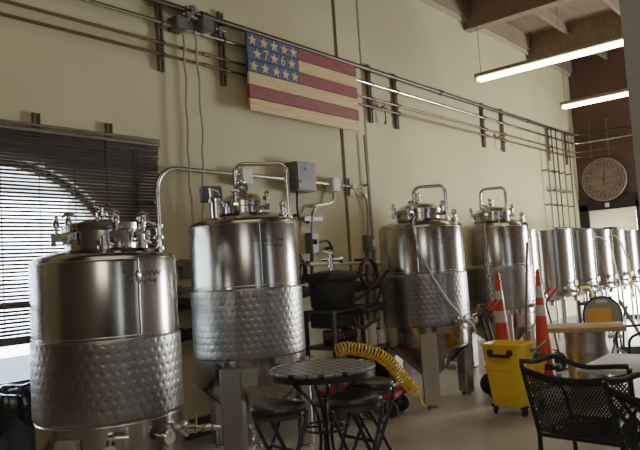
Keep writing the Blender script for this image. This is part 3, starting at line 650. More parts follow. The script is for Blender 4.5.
# black stand under the first brewing vessels
q = atz(556, 352, 0); st = thing('vessel_stand', (brew_pos[1][0]-.15, BY-BR-.33, 0), 'low black steel rack in front of the second small brewing vessel', 'rack')
for zz in (.74, .30):
    m = MB(); m.box((0, 0, zz), (.80, .26, .04)); m.build('shelf', blackm, st)
for sx in (-1, 1):
    for sy in (-1, 1): m = MB(); m.box((sx*.38, sy*.11, .40), (.04, .04, .80)); m.build('post', blackm, st)
for k, (dx, h) in enumerate(((-.22, .2), (.05, .16))):
    j = thing('white_tub', (brew_pos[1][0]-.15+dx, BY-BR-.33, .32), ('taller white tub on the low black rack', 'shorter white tub on the low black rack')[k], 'tub', 'white tubs on the black rack')
    m = MB(); m.lathe([(0, 0), (.08, 0), (.09, h), (.095, h), (.095, h+.02), (0, h+.02)], 20); m.build('tub_body', white_p, j)
# hoses on the brewing vessels
for (pts, lab, d_) in (([(617, 235), (622, 245), (628, 262), (632, 285), (634, 298)], 'yellowish hose curving down the fifth small brewing vessel', 0), ([(606, 238), (612, 252), (617, 272), (622, 290)], 'thin pale hose hanging over the fourth small brewing vessel', 0)):
    X0 = brew_pos[4 if '5' in lab or 'fifth' in lab else 3][0]; P = [aty(x, y, BY-BR-.12) for x, y in pts]
    m = MB(); m.tube(fillet([P[0]+Vector((.1, .28, .06))]+P, .2, 5), .016 if 'yellowish' in lab else .01, 8); tag(m.build('draped_hose', mat('amber_hose', (.55, .40, .16), .4) if 'yellowish' in lab else clear_h, loc=P[0]), lab, 'hose')
for (xy, lab) in (((589, 291), 'short yellow hose stub curling from the third small brewing vessel'), ((637, 288), 'short yellow hose stub curling from the last small brewing vessel')):
    P = aty(xy[0], xy[1], BY-BR-.1); m = MB(); m.tube(fillet([P+Vector((-.12, .08, .06)), P+Vector((0, 0, .07)), P+Vector((.10, -.02, -.10)), P+Vector((.12, -.02, -.28))], .1, 6), .022, 8); tag(m.build('hose_stub', mat('amber_hose2', (.72, .50, .12), .4), loc=P), lab, 'hose')
# black paddle lying on the vessels
A = aty(572, 229.5, BY-.12); B = aty(622, 227, BY-.1)
m = MB(); m.cyl((brew_pos[1][0]+.1, BY-.12, zt+.035), (brew_pos[4][0]+.2, BY-.06, zt+.035), .02); m.bbox((brew_pos[4][0]+.1, BY-.06, zt+.05), (.35, .16, .06), .01)
tag(m.build('mash_paddle', blackp, loc=(A.x, BY-.1, zt+.02)), 'long black paddle lying across the tops of the far brewing vessels', 'paddle')

# pale hose down tank three and chain on tank four
az = azf(*T3); P = []
for s, z, r_ in ((-.12, 1.99, .30), (-.14, 1.94, .46), (-.13, 1.85, .485), (-.05, 1.62, .485), (.18, 1.35, .50), (.50, 1.05, .52), (.72, .90, .53), (.90, .83, .53), (.97, .72, .52)):
    P.append(Vector((*T3, 0))+pol(r_, az(s), z))
m = MB(); m.tube(fillet(P, .25, 5), .009, 8); tag(m.build('pale_hose', clear_h, loc=P[0]), 'thin pale hose hanging diagonally down the front of the third fermenter', 'hose')
az = azf(*T4); m = MB(); z = 1.90
m.tube([Vector((*T4, 0))+pol(.43, az(-.22), 1.955), Vector((*T4, 0))+pol(.478, az(-.22), 1.91), Vector((*T4, 0))+pol(.484, az(-.20), 1.40)], .006, 6)
k = 0; z = 1.40
while z > .78:
    c = Vector((*T4, 0))+pol(.50, az(-.20+.1*(1.4-z)), z); pts = []
    u = pol(1, az(-.2)+PI/2, 0) if k % 2 == 0 else pol(1, az(-.2), 0)
    for j in range(12): a = 2*PI*j/12; pts.append(c+u*(.022*math.cos(a))+Vector((0, 0, .042*math.sin(a))))
    m.tube(pts, .007, 6, closed=True); z -= .064; k += 1
tag(m.build('plastic_chain', white_p, loc=Vector((*T4, .8))), 'white plastic link chain hanging down the front of the fermenter behind the cones', 'chain')

# ------------------------------------------------------------------ black kettle on its stand, between the tanks
kc = atd(333, 300, 6.6); KX, KY = kc.x, kc.y
ks = thing('kettle_stand', (KX, KY, 0), 'dark steel stand with shelves under the black kettle', 'stand')
for zz in (1.075, .72, .16): m = MB(); m.box((0, 0, zz), (.50, .40, .03)); m.build('shelf', mat('dark_steel', (.10, .095, .09), .4, .6), ks)
m = MB(); m.bbox((0, -.01, .985), (.40, .34, .15), .02); m.build('drip_box', blackp, ks)
for sx in (-1, 1):
    for sy in (-1, 1): m = MB(); m.box((sx*.23, sy*.18, .53), (.035, .035, 1.06)); m.build('leg', MATS['dark_steel'], ks)
kt = thing('black_kettle', (KX, KY, 1.092), 'black lidded kettle with clamp valve on a steel stand between the tanks', 'kettle')
m = MB(); m.lathe([(0, 0), (.20, 0), (.225, .03), (.235, .20), (.24, .27), (.0, .27)], 40); m.build('kettle_body', blackp, kt)
m = MB(); m.lathe([(.25, .272), (.262, .29), (.262, .33), (.24, .36), (.1, .385), (0, .39)], 40); m.box((-.2, 0, .33), (.16, .30, .07)); m.box((.2, 0, .33), (.16, .30, .07)); m.build('lid', blackp, kt)
m = MB(); m.cyl((0, 0, .385), (0, 0, .56), .022)
for z in (.42, .48, .54): m.lathe([(.02, 0), (.042, .004), (.042, .022), (.02, .026)], 16, Matrix.Translation((0, 0, z)))
dr = Vector((.647, -.762, 0)); m.tube([Vector((0, 0, .50))-dr*.09, Vector((0, 0, .50)), Vector((0, 0, .49))+dr*.10], .014, 8); m.tube([Vector((0, 0, .58))-dr*.07, Vector((0, 0, .565)), Vector((0, 0, .58))+dr*.03], .011, 8)
m.lathe([(0, -.015), (.045, -.015), (.045, .015), (0, .015)], 16, axis_T(dr*.11+Vector((0, 0, .5)), dr)); m.build('clamp_valve', chrome, kt)
for k, (dx, dy, lab) in enumerate(((-.10, -.06, 'dark red transfer pump on the middle shelf of the stand, left one'), (.12, -.05, 'dark red transfer pump on the middle shelf of the stand, right one'))):
    pu = thing('transfer_pump', (KX+dx, KY+dy, .735), lab, 'pump', 'dark red pumps on the stand shelf')
    m = MB(); m.lathe([(0, -.1), (.06, -.1), (.065, -.08), (.065, .06), (.04, .08), (.04, .11), (0, .11)], 20, axis_T((0, 0, .09), (.5, -.8, 0))); m.build('motor', mat('dark_red_casting', (.10, .025, .02), .5), pu)
    m = MB(); m.box((0, 0, .015), (.12, .16, .03)); m.build('foot', blackm, pu); m = MB(); m.cyl((.03, -.06, .09), (.03, -.06, .165), .015); m.build('outlet', chrome, pu)
# tangle of hoses right of kettle
for k, (pts, mt, lab) in enumerate((([(352, 302), (362, 296), (378, 284), (388, 270)], blackp, 'black hose rising from the kettle to the wall ring'), ([(355, 306), (368, 312), (380, 306), (386, 300)], blackp, 'black hose looping low right of the kettle'), ([(352, 318), (362, 330), (372, 322), (380, 318)], pipe_dark, 'dark hose hanging under the kettle to its right'))):
    P = [atd(x, y, 6.45+.05*k) for x, y in pts]; m = MB(); m.tube(fillet(P, .12, 5), .018, 8); tag(m.build('kettle_hose', mt, loc=P[0]), lab, 'hose', 'hoses right of the black kettle')
# white jugs on wall shelf
sh = aty(370, 346, WY-.16); S = thing('low_shelf', (sh.x, WY-.16, 0), 'low dark shelf rack on the floor behind the yellow hose', 'shelf')
m = MB(); m.box((0, 0, sh.z-.015), (.6, .28, .03)); m.build('board', blackm, S)
for sx in (-1, 1):
    m = MB(); m.box((sx*.28, 0, (sh.z)/2-.015), (.03, .26, sh.z-.03)); m.build('side', blackm, S)
for k, (dx, h, lab) in enumerate(((-.16, .22, 'white plastic jug on the low rack, left one'), (.02, .27, 'tall white plastic jug on the low rack, middle one'), (.18, .18, 'short white plastic tub on the low rack, right one'))):
    j = thing('plastic_jug', (sh.x+dx, WY-.17, sh.z), lab, 'jug', 'white jugs on the low rack'); m = MB(); m.bbox((0, 0, h/2), (.13, .11, h), .02); m.build('body', white_p, j)
    m = MB(); m.cyl((0, 0, h-.005), (0, 0, h+.03), .025); m.build('cap', blackp, j)

# ------------------------------------------------------------------ red cart and yellow hose
c1 = atz(391, 419, 0); c2 = atz(409, 407, 0); e = (c2-c1); e.z = 0; e.normalize()
ln = Vector((-e.y, e.x, 0)); 
if ln.dot(CR) > 0: ln = -ln
CW, CLn = .50, .86
cen = c1 + e*.20 + ln*(CLn/2-.08)
ct = thing('platform_cart', cen, 'low red platform cart on black casters behind the bistro table', 'cart', rz=math.atan2(-ln.y, -ln.x))
m = MB(); m.bbox((0, 0, .235), (CLn, CW, .05), .015); m.bbox((0, 0, .20), (CLn-.05, CW-.05, .03), .01); m.build('deck', redm, ct)
for sx in (-1, 1):
    for sy in (-1, 1):
        cs_ = MB(); px_, py_ = sx*(CLn/2-.10), sy*(CW/2-.09)
        cs_.box((px_, py_, .185), (.09, .08, .012)); 
        for q in (-1, 1): cs_.box((px_, py_+q*.03, .13), (.05, .006, .11))
        cs_.cyl((px_, py_-.035, .085), (px_, py_+.035, .085), .012); o = cs_.build('caster', galv, ct)
        m = MB(); m.lathe([(0, -.022), (.05, -.022), (.075, -.022), (.085, -.012), (.085, .012), (.075, .022), (.05, .022), (0, .022)], 28, axis_T((px_, py_, .085), (0, 1, 0))); m.build('wheel', rubber, o)
P = [atd(x, y, d_) for x, y, d_ in ((337, 351, 6.0), (346, 348, 6.05), (362, 350, 6.1), (378, 354, 6.15), (390, 363, 6.2), (402, 377, 6.25), (412, 388, 6.3), (418, 393, 6.3))]
L = [0]
for i in range(1, len(P)): L.append(L[-1]+(P[i]-P[i-1]).length)
def along(s):
    for i in range(1, len(P)):
        if s <= L[i] or i == len(P)-1:
            k = (s-L[i-1])/(L[i]-L[i-1]); a = P[i-1].lerp(P[i], k); return a, (P[i]-P[i-1]).normalized()
pts = []; turns = 30; NN = turns*14
for k in range(NN+1):
    s = L[-1]*k/NN; c, d_ = along(s); c2_, d2 = along(min(L[-1], s+.06)); c0_, d0 = along(max(0, s-.06)); d_ = (d_+d2+d0).normalized()
    u = d_.cross(Vector((0, 0, 1))).normalized(); v = u.cross(d_); a = 2*PI*turns*k/NN
    pts.append(c+u*(.058*math.cos(a))+v*(.058*math.sin(a)))
pts.append(P[-1]+Vector((.02, -.02, -.10)))
m = MB(); m.tube(pts, .0085, 6); m.cyl(P[-1]+Vector((.02, -.02, -.10)), P[-1]+Vector((.045, -.05, -.14)), .012); tag(m.build('coiled_hose', yhose, loc=P[0]), 'yellow coiled air hose draped over the red platform cart', 'hose')

# ------------------------------------------------------------------ bistro table and stools
tc_ = atz(322, 366.5, .86); tb = thing('bistro_table', (tc_.x, tc_.y, 0), 'round black bistro table with woven pattern steel top in front of second tank', 'table')
TR = .345
m = MB(); m.lathe([(0, .835), (TR-.03, .835), (TR, .838), (TR+.006, .85), (TR, .861), (TR-.012, .863), (TR-.014, .858), (0, .858)], 64); m.build('table_top', [tw], tb)
m = MB(); m.lathe([(TR-.02, .80), (TR-.004, .80), (TR-.004, .838), (TR-.02, .838)], 64); m.build('apron_ring', blackm, tb)
for k in range(4):
    a = .5+k*PI/2; m = MB(); m.tube(fillet([pol(.29, a, .835), pol(.05, a, .60), pol(.035, a, .40), pol(.06, a, .20), pol(.26, a, .0)], .25, 6), .011, 8); m.lathe([(0, 0), (.02, 0), (.02, .012), (0, .014)], 10, Matrix.Translation(pol(.26, a, 0))); m.build('leg', blackm, tb)
m = MB(); m.tube([pol(.155, 2*PI*k/40, .47) for k in range(40)], .008, 8, closed=True)
for k in range(4): m.cyl(pol(.04, .5+k*PI/2, .47), pol(.155, .5+k*PI/2, .47), .007, 8)
m.build('brace_ring', blackm, tb)

def stool():
    t = thing('folding_stool', (0, 0, 0), 'x', 'stool', 'black folding stools around the bistro table'); H = .72; r = .165
    m = MB(); m.lathe([(0, H-.045), (r-.012, H-.045), (r, H-.035), (r+.004, H-.02), (r-.004, H-.006), (r-.03, H+.002), (r*.5, H+.006), (0, H+.007)], 48); m.build('seat', vinyl, t)
    m = MB(); m.lathe([(r-.02, H-.075), (r-.006, H-.075), (r-.002, H-.06), (r-.004, H-.043), (r-.02, H-.043)], 48); m.build('seat_band', mat('dark_chrome', (.10, .10, .10), .25, .9), t)
    for sx in (-1, 1):
        m = MB(); m.tube(fillet([(sx*.115, -.12, H-.05), (sx*.125, -.10, H-.12), (sx*.14, .19, .012)], .05), .0125, 10); m.build('leg', blackm, t)
        m = MB(); m.tube(fillet([(sx*.085, .12, H-.05), (sx*.095, .10, H-.12), (sx*.11, -.19, .012)], .05), .0125, 10); m.build('leg', blackm, t)
    for (yy, zz, w) in ((.13, .16, .137), (-.13, .16, .107), (-.02, .45, .13)): m = MB(); m.cyl((-w, yy, zz), (w, yy, zz), .010); m.build('crossbar', blackm, t)
    return t
vdir = math.atan2(CF.y, CF.x)
s1 = atz(278, 403, .72); s2 = atz(354, 394.5, .72); s3 = atz(369, 380, .72)
sa = stool(); sa.location = (s1.x, s1.y, 0); sa.rotation_euler.z = vdir+.7; sa['label'] = 'black round folding stool left of the bistro table, its seat clear of the table'
dup(sa, (s2.x, s2.y, 0), 'black round folding stool in front of the right side of the bistro table', vdir+.8)
dup(sa, (s3.x, s3.y, 0), 'black round folding stool right of the bistro table, beyond the nearer stool', vdir+.5)

# ------------------------------------------------------------------ mop bucket and mop
bp_ = atz(497, 416, 0)
MBx, MBy = 6.08, 2.78
mb_ = thing('mop_bucket', (MBx, MBy, 0), 'yellow wheeled mop bucket with wringer box in front of the traffic cones', 'bucket', rz=-.03)
def loft(m, rings):
    vs = sum([list(r) for r in rings], []); n = len(rings[0]); fs = [list(range(n-1, -1, -1)), list(range((len(rings)-1)*n, len(rings)*n))]
    for k in range(len(rings)-1):
        for i in range(n): fs.append((k*n+i, k*n+(i+1) % n, (k+1)*n+(i+1) % n, (k+1)*n+i))
    m.add(vs, fs)
def rrect(x0, x1, y0, y1, z, r=.04, n=4):
    out = []
    for (cx, cy, a0) in ((x1-r, y0+r, -PI/2), (x1-r, y1-r, 0), (x0+r, y1-r, PI/2), (x0+r, y0+r, PI)):
        for k in range(n+1): a = a0+PI/2*k/n; out.append((cx+r*math.cos(a), cy+r*math.sin(a), z))
    return out
m = MB(); loft(m, [rrect(-.235, .23, -.15, .15, .09), rrect(-.24, .235, -.155, .155, .11), rrect(-.268, .27, -.192, .192, .43), rrect(-.275, .285, -.205, .205, .435), rrect(-.275, .285, -.205, .205, .465), rrect(-.255, .265, -.185, .185, .465), rrect(-.2, .21, -.15, .15, .30)]); m.build('tub', yellow, mb_)
m = MB(); loft(m, [rrect(-.262, -.01, -.175, .175, .44), rrect(-.275, .0, -.19, .19, .50), rrect(-.285, .02, -.205, .205, .655), rrect(-.295, .03, -.215, .215, .66), rrect(-.295, .03, -.215, .215, .68), rrect(-.27, .01, -.19, .19, .68), rrect(-.22, -.03, -.15, .15, .55)]); wr = m.build('wringer', yellow, mb_)
m = MB()
for yy in (-.09, .0, .09): m.bbox((-.285, yy, .575), (.012, .012, .14), .003)
m.build('wringer_rib', yellow, wr)
m = MB(); m.tube(fillet([(-.29, -.10, .62), (-.325, -.10, .60), (-.325, -.10, .575), (-.325, .10, .575), (-.325, .10, .60), (-.29, .10, .62)], .03), .016, 10)
for yy in (-.1, .1): m.lathe([(0, -.02), (.026, -.02), (.03, 0), (.026, .02), (0, .02)], 14, axis_T((-.305, yy, .605), (0, 1, 0)))
m.build('grip', blackp, wr)
m = MB(); m.tube(fillet([(-.08, -.20, .60), (-.08, -.26, .62), (.18, -.26, .66), (.24, -.24, .64)], .04), .012, 8); m.cyl((-.02, -.21, .58), (.16, -.24, .52), .01); m.cyl((.05, -.22, .53), (.12, -.25, .66), .009); m.build('press_lever', galv, wr)
for sx in (-1, 1):
    for sy in (-1, 1):
        x_, y_ = sx*.19+.01, sy*.145; m = MB(); m.box((x_, y_, .085), (.07, .06, .02)); m.box((x_, y_-.022, .055), (.03, .006, .06)); m.box((x_, y_+.022, .055), (.03, .006, .06)); o = m.build('caster', blackp, mb_)
        m = MB(); m.lathe([(0, -.016), (.03, -.016), (.042, -.010), (.042, .010), (.03, .016), (0, .016)], 20, axis_T((x_, y_, .042), (0, 1, 0))); m.build('wheel', rubber, o)
m = MB(); Ts = axis_T((-.03, -.186, .33), (0, -1, -.115)); m.cm = 0
text_mesh(m, 'CAUTION', .042, Ts @ Matrix.Translation((0, .05, .0)), .001); m.cm = 0
m.box((0, .0, .0), (.10, .012, .002), 0, Ts); m.box((0, -.025, .0), (.08, .008, .002), 0, Ts)
m.tube([Ts @ Vector(v) for v in ((-.02, -.05, 0), (0, -.09, 0), (.03, -.12, 0))], .004, 5); m.tube([Ts @ Vector(v) for v in ((0, -.085, 0), (-.03, -.13, 0))], .004, 5); m.lathe([(0, 0), (.010, 0), (0, .003)], 10, Ts @ Matrix.Translation((-.025, -.04, 0)))
o = m.build('warning_print', mat('red_print', (.55, .05, .03), .5), mb_); o['label'] = 'red caution print on the side'
top = atd(527, 242, 6.25); mp = thing('wet_mop', (MBx+.14, MBy-.04, .31), 'brown handled mop standing in the yellow bucket', 'mop')
m = MB(); m.tube([Vector((MBx+.14, MBy-.04, .36)), top], .013, 10); m.build('handle', pole_m, mp, world=True)
m = MB()
for k in range(26):
    a = random.uniform(0, 2*PI); r_ = random.uniform(.03, .10); m.tube([Vector((0, 0, .12)), Vector((r_*.6*math.cos(a), r_*.6*math.sin(a), .09)), Vector((r_*math.cos(a), r_*math.sin(a), .0))], .008, 5)
m.bbox((0, 0, .12), (.14, .04, .04), .008); m.build('mop_head', mat('cotton_strands', (.45, .42, .36), .9), mp)

# ------------------------------------------------------------------ cone stacks
def cone(lab, loc):
    t = thing('traffic_cone', loc, lab, 'traffic cone', 'slim traffic cones stacked behind the bucket')
    m = MB(); m.bbox((0, 0, .015), (.36, .36, .03), .02); m.lathe([(.12, .03), (.115, .05), (.098, .06)], 32); m.build('base', rubber, t)
    H = 1.08
    def rad(z): return .108-.080*min(1, z/1.0)
    m = MB(); pr = [(rad(.05), .05)]
    for z in (.3, .6, .9, .96): pr.append((rad(z), z))
    pr += [(rad(.96)+.008, .965), (rad(.98)+.008, .985), (rad(.99), .99), (rad(1.)-.002, 1.03), (.030, 1.035), (.030, 1.05), (.022, 1.055), (.020, 1.075), (.012, H), (.0, H)]
    m.lathe(pr, 32); m.build('cone_body', orange, t)
    for z0, z1 in ((.73, .87), (.51, .64)):
        m = MB(); m.lathe([(rad(z0)+.0015, z0), (rad(z1)+.0015, z1)], 32); m.build('reflective_band', white_band, t)
    return t
ca = atz(507, 396, 0); 
ca = atd(507, 391, 7.4); cb = atd(548, 391, 7.9)
names = (('bottom cone of the left stack behind the yellow bucket', 'middle cone of the left stack behind the yellow bucket', 'top cone of the left stack, above the yellow bucket'),
         ('bottom cone of the right stack beside the hand truck', 'middle cone of the right stack beside the hand truck', 'top cone of the right stack, right of the mop handle'))
first = None
for q, c in enumerate((ca, cb)):
    for k in range(3):
        if first is None: first = cone(names[0][0], (c.x, c.y, 0)); continue
        dup(first, (c.x, c.y, k*.125), names[q][k], .1*k+q*.3)

# ------------------------------------------------------------------ hand trucks
def hand_truck(lab):
    t = thing('hand_truck', (0, 0, 0), lab, 'hand truck', 'black hand trucks with red grips')
    m = MB()
    for s in (-1, 1): m.tube(fillet([(s*.17, .0, .05), (s*.17, -.07, .50), (s*.15, -.14, .88), (s*.13, -.05, .96)], .08, 6), .014, 10)
    for z, y in ((.25, -.03), (.5, -.07), (.75, -.115)): m.cyl((-.17, y, z), (.17, y, z), .011)
    m.build('frame', blackm, t)
    for s in (-1, 1): m = MB(); m.cyl((s*.131, -.07, .945), (s*.127, .04, 1.045), .02, 12); m.build('grip', redgrip, t)
    m = MB(); m.box((0, .10, .02), (.40, .22, .012)); m.box((0, 0, .08), (.40, .01, .12)); m.build('toe_plate', blackm, t)
    for s in (-1, 1):
        m = MB(); m.lathe([(0, -.025), (.05, -.025), (.06, -.03), (.11, -.03), (.125, -.015), (.125, .015), (.11, .03), (.06, .03), (.05, .025), (0, .025)], 28, axis_T((s*.23, -.07, .125), (1, 0, 0))); w = m.build('wheel', rubber, t)
        m = MB(); m.lathe([(0, -.034), (.045, -.034), (.045, .034), (0, .034)], 16, axis_T((s*.23, -.07, .125), (1, 0, 0))); m.build('hub', blackm, w)
    m = MB(); m.cyl((-.23, -.07, .125), (.23, -.07, .125), .012); m.build('axle', galv, t)
    return t
h1 = hand_truck('black hand truck with red grips between the two fermenters behind the bucket')
p = atd(503, 391, 6.95); h1.location = (p.x, p.y, 0); h1.scale = (.8, 1, 1); h1.rotation_euler.z = -2.44
p = atd(557, 365, 8.5); _h2 = dup(h1, (p.x, p.y, 0), 'black hand truck with red grips behind the right cone stack', -2.3)

# ------------------------------------------------------------------ keg table, chairs, card
kz = .76; kp = atz(585, 325, kz); fr = Vector((CF.x, CF.y, 0)).normalized(); fa = math.atan2(fr.y, fr.x) - math.radians(20)
kg = thing('keg', (kp.x, kp.y, 0), 'stainless steel beer keg standing under the wooden table board', 'keg')
kh = kz-.045
m = MB(); m.lathe([(0, .05), (.15, .05), (.185, .02), (.19, .0), (.20, .0), (.205, .03), (.198, .10), (.2, .13), (.208, .20), (.208, .23), (.2, .25), (.2, kh-.25), (.208, kh-.23), (.208, kh-.2), (.2, kh-.13), (.198, kh-.1), (.205, kh-.03), (.20, kh), (.19, kh), (.185, kh-.02), (.16, kh-.06), (0, kh-.05)], 48); m.build('shell', mat('keg_steel', (.46, .44, .41), .38, .9), kg)
kt_ = thing('table_board', (kp.x, kp.y, kh), 'wooden table board resting on the steel keg', 'table', rz=fa-PI/2)
m = MB(); m.bbox((0, 0, .0225), (.72, .50, .045), .006); m.build('board', wood_top, kt_)
cd = atz(600, 321, kz); card = thing('orange_card_holder', (cd.x, cd.y, kz), 'bright orange standing card on the wooden keg table', 'card', rz=fa-PI/2)
m = MB(); m.prism([(-.105, .0), (.105, .0), (.12, .13), (-.12, .13)], .006, axis_T((0, 0, .003), (0, -1, .25), (0, .25, 1))); m.build('panel', orange_card, card)
m = MB(); m.box((0, .03, .003), (.22, .10, .006)); m.build('foot', orange_card, card)
p = atd(603, 322, 7.9); fc = thing('folding_chair', (p.x, p.y, 0), 'grey round-backed plastic folding chair behind the wooden keg table', 'chair', rz=fa-PI/2)
arch = [(-.21, -.02)]+[(-.21*math.cos(PI*k/20), .14+.21*math.sin(PI*k/20)) for k in range(21)]+[(.21, -.02)]
m = MB(); T = axis_T((0, -.02, .60), (0, -1, -.12), (0, -.12, 1))
# back with a hand slot: two strips around the slot
outer = arch; N = len(outer)
slot = [(-.07, .295), (-.055, .28), (.055, .28), (.07, .295), (.055, .318), (-.055, .318)]
m.prism(outer, .022, T); m.build('backrest', grey_chair, fc)
m = MB(); m.prism(slot, .030, T @ Matrix.Translation((0, 0, -.003))); m.build('hand_slot', white_p, fc)
m = MB(); m.tube([T @ Vector((x, y, .011)) for x, y in outer], .014, 8); m.build('rim_tube', blackm, fc)
m = MB(); m.bbox((0, .22, .45), (.42, .40, .03), .02); m.build('seat', grey_chair, fc)
for s in (-1, 1):
    m = MB(); m.tube([(s*.22, -.02, .60), (s*.22, .14, .40), (s*.22, .46, .0)], .013, 8); m.build('leg', blackm, fc); m = MB(); m.tube([(s*.20, .38, .44), (s*.20, .0, .0)], .013, 8); m.build('leg', blackm, fc)
# pale folding easel right of the chair
ez = thing('folding_easel', (*atd(631, 330, 8.4).xy, 0), 'pale folding easel leaning at the right edge by the door light', 'easel')
A = atd(619, 300, 8.4); B = atd(642, 338, 8.2); C_ = atd(627, 306, 8.6); D_ = atd(618, 335, 8.5); 
def to_floor(a, b): k = (b.z-.0)/(a.z-b.z); return b+(b-a)*k
m = MB(); m.tube([A, to_floor(A, B)], .022, 8); m.build('pole', galv, ez, world=True)
m = MB(); m.tube([C_, to_floor(C_, D_)], .018, 8); m.build('pole', galv, ez, world=True)
M1 = A.lerp(B, .35); M2 = C_.lerp(D_, .3); m = MB(); m.tube([M1, M2], .014, 8); m.build('hinge_bar', galv, ez, world=True)

# square pale table
sq = thing('square_table', (4.86, 1.22, 0), 'square table with pale laminate top behind the black mesh chair', 'table')
m = MB(); m.bbox((-.02, 0, .705), (.74, .80, .03), .01); m.build('table_top', laminate, sq)
m = MB(); m.cyl((0, 0, .03), (0, 0, .69), .035); m.box((0, 0, .68), (.5, .06, .02)); m.box((0, 0, .68), (.06, .5, .02)); m.build('pedestal', blackm, sq)
for k in range(4): m = MB(); a = PI/4+k*PI/2; m.tube([pol(.02, a, .10), pol(.3, a, .03), pol(.34, a, .012)], .02, 8); m.build('foot', blackm, sq)

# ------------------------------------------------------------------ black patio chairs
def patio_chair(lab, W=.64, fine=True):
    """faces +y, back panel at -y"""
    t = thing('patio_chair', (0, 0, 0), lab, 'chair', 'black metal patio chairs at the right')
    hw = W/2; zt = .86; zs = .42
    def bk(u, z):  # u -1..1, curved leaning back
        k = (z-zs)/(zt-zs); return Vector((u*hw*(.90+.10*k), -.24-.10*k-.05*(1-u*u)*.8, z))
    def topz(u): return zt-.035-.045*(1-u*u)
    for s in (-1, 1):
        m = MB(); m.tube(fillet([bk(s, zt), bk(s, .62), bk(s, zs), Vector((s*hw*.9, -.25, .2)), Vector((s*hw*.93, -.31, .01))], .1, 5), .015, 10); m.build('rear_leg', blackm, t)
        m = MB(); m.tube(fillet([bk(s, .63), Vector((s*(hw+.02), -.1, .66)), Vector((s*(hw+.03), .16, .65)), Vector((s*(hw+.02), .26, .60)), Vector((s*hw*.95, .26, .40)), Vector((s*hw*.95, .29, .01))], .09, 6), .014, 10); m.build('armrest', blackm, t)
    m = MB(); m.tube([bk(u/10, topz(u/10)) for u in range(-10, 11)], .013, 8); m.build('top_rail', blackm, t)
    m = MB(); pts = []
    for k in range(25):
        u = -1+2*k/24; q = bk(u, zt+.012+.045*math.exp(-((u+.25)/.28)**2)-.01*math.exp(-((u-.35)/.3)**2)); q.y -= .0; pts.append(q)
    m.tube(pts, .014, 8); m.build('wave_rail', blackm, t)
    m = MB(); m.tube([bk(u/10, zs+.03) for u in range(-10, 11)], .011, 8); m.build('bottom_rail', blackm, t)
    # mesh of the back
    m = MB(); z0 = zs+.03
    if fine: pitch, wr_ = .020, .0047
    else: pitch, wr_ = .075, .011
    n = int(W*.97/pitch)
    slope = 1.35
    def pt(u, z): return bk(u, z)
    H = zt-z0
    for sg in (1, -1):
        for k in range(-int(H/slope/pitch)-1, n+int(H/slope/pitch)+2):
            x0 = -hw+k*pitch; seg = []
            for j in range(11):
                z = z0+H*j/10; x = x0+sg*(z-z0)/slope*1.0; u = x/hw
                if -1 <= u <= 1 and z <= topz(u)+.005: seg.append(pt(u, z))
            if len(seg) >= 2: m.tube(seg, wr_, 4)
    m.build('back_mesh', blackm, t, flat=True)
    # solid upper band of the back
    m = MB(); vs = []; fs = []
    for k in range(21):
        u = -1+k/10; vs += [bk(u, topz(u)), bk(u, topz(u)-.035)]
    for k in range(20): fs.append((2*k, 2*k+1, 2*k+3, 2*k+2))
    m.add(vs, fs); m.build('back_band', blackm, t)
    # seat: frame and mesh
    m = MB(); m.tube(fillet([(-hw*.92, -.25, zs), (hw*.92, -.25, zs), (hw*.95, .27, zs), (-hw*.95, .27, zs)], .06, 5, closed=True), .013, 8, closed=True); m.build('seat_frame', blackm, t)
    m = MB(); sp = .03
    for k in range(int(1.1/sp)):
        for sg in (1, -1):
            c0 = -.55-hw+k*sp*1.6; seg = []
            for j in range(9):
                y = -.24+.5*j/8; x = (c0+.28+ (y+.24)*1.0) if sg > 0 else -(c0+.28+(y+.24)*1.0)
                if abs(x) < hw*.92: seg.append((x, y, zs-.012*(1-(x/hw)**2)))
            if len(seg) >= 2: m.tube(seg, .0045, 4)
    m.build('seat_mesh', blackm, t, flat=True)
    return t
a = atz(521, 361, .87); b_ = atz(629, 367, .87); mid = (a+b_)/2; dirx = (b_-a); dirx.z = 0; W_ = dirx.length; ax = math.atan2(dirx.y, dirx.x)
yv = Vector((-math.sin(ax), math.cos(ax), 0)); ploc = mid+yv*.34
c1_ = patio_chair('black mesh-backed metal patio chair in the right foreground, back to the viewer', W_); c1_.location = (ploc.x, ploc.y, 0); c1_.rotation_euler.z = ax
c2_ = patio_chair('black lattice-backed patio chair cut off at the right edge, nearest the photo corner', .56, False); q = atz(676, 386, .86); c2_.location = (q.x, q.y, 0)+0*ploc if False else (q.x+yv.x*.3, q.y+yv.y*.3, 0); c2_.rotation_euler.z = ax-.12
q = atd(632, 333, 6.9); dup(c1_, (q.x+.05, q.y-.15, 0), 'black metal patio chair standing beyond the pale square table', ax+2.1)

# ------------------------------------------------------------------ trash bin
q = atz(-12, 383, .80); TBX, TBY = q.x, min(q.y, 4.55)
tb_ = thing('trash_bin', (TBX, TBY, 0), 'dark navy trash bin lined with a black bag under the window', 'bin')
m = MB(); m.lathe([(0, .01), (.19, .01), (.2, .03), (.245, .70), (.26, .72), (.265, .78), (.25, .79), (.23, .78), (.18, .08), (0, .07)], 48)
for k in range(12): a = k*PI/6; m.box(pol(.228, a, .38), (.012, .03, .60), a)
m.build('bin_body', navy, tb_)
m = MB(); vs = []; fs = []; NU = 72; prof = [(.20, .60), (.235, .76), (.255, .81), (.275, .815), (.29, .78), (.295, .70), (.298, .60)]
for (r_, z_) in prof:
    for k in range(NU):
        a = 2*PI*k/NU; w = .012*math.sin(a*9)+.008*math.sin(a*17+1)+.006*math.sin(a*31); zz = z_
        if z_ < .65 and r_ > .25: zz += .05*math.sin(a*5)+.03*math.sin(a*11+2)
        else: zz += .01*math.sin(a*7+r_*30)
        vs.append(((r_+w)*math.cos(a), (r_+w)*math.sin(a), zz))
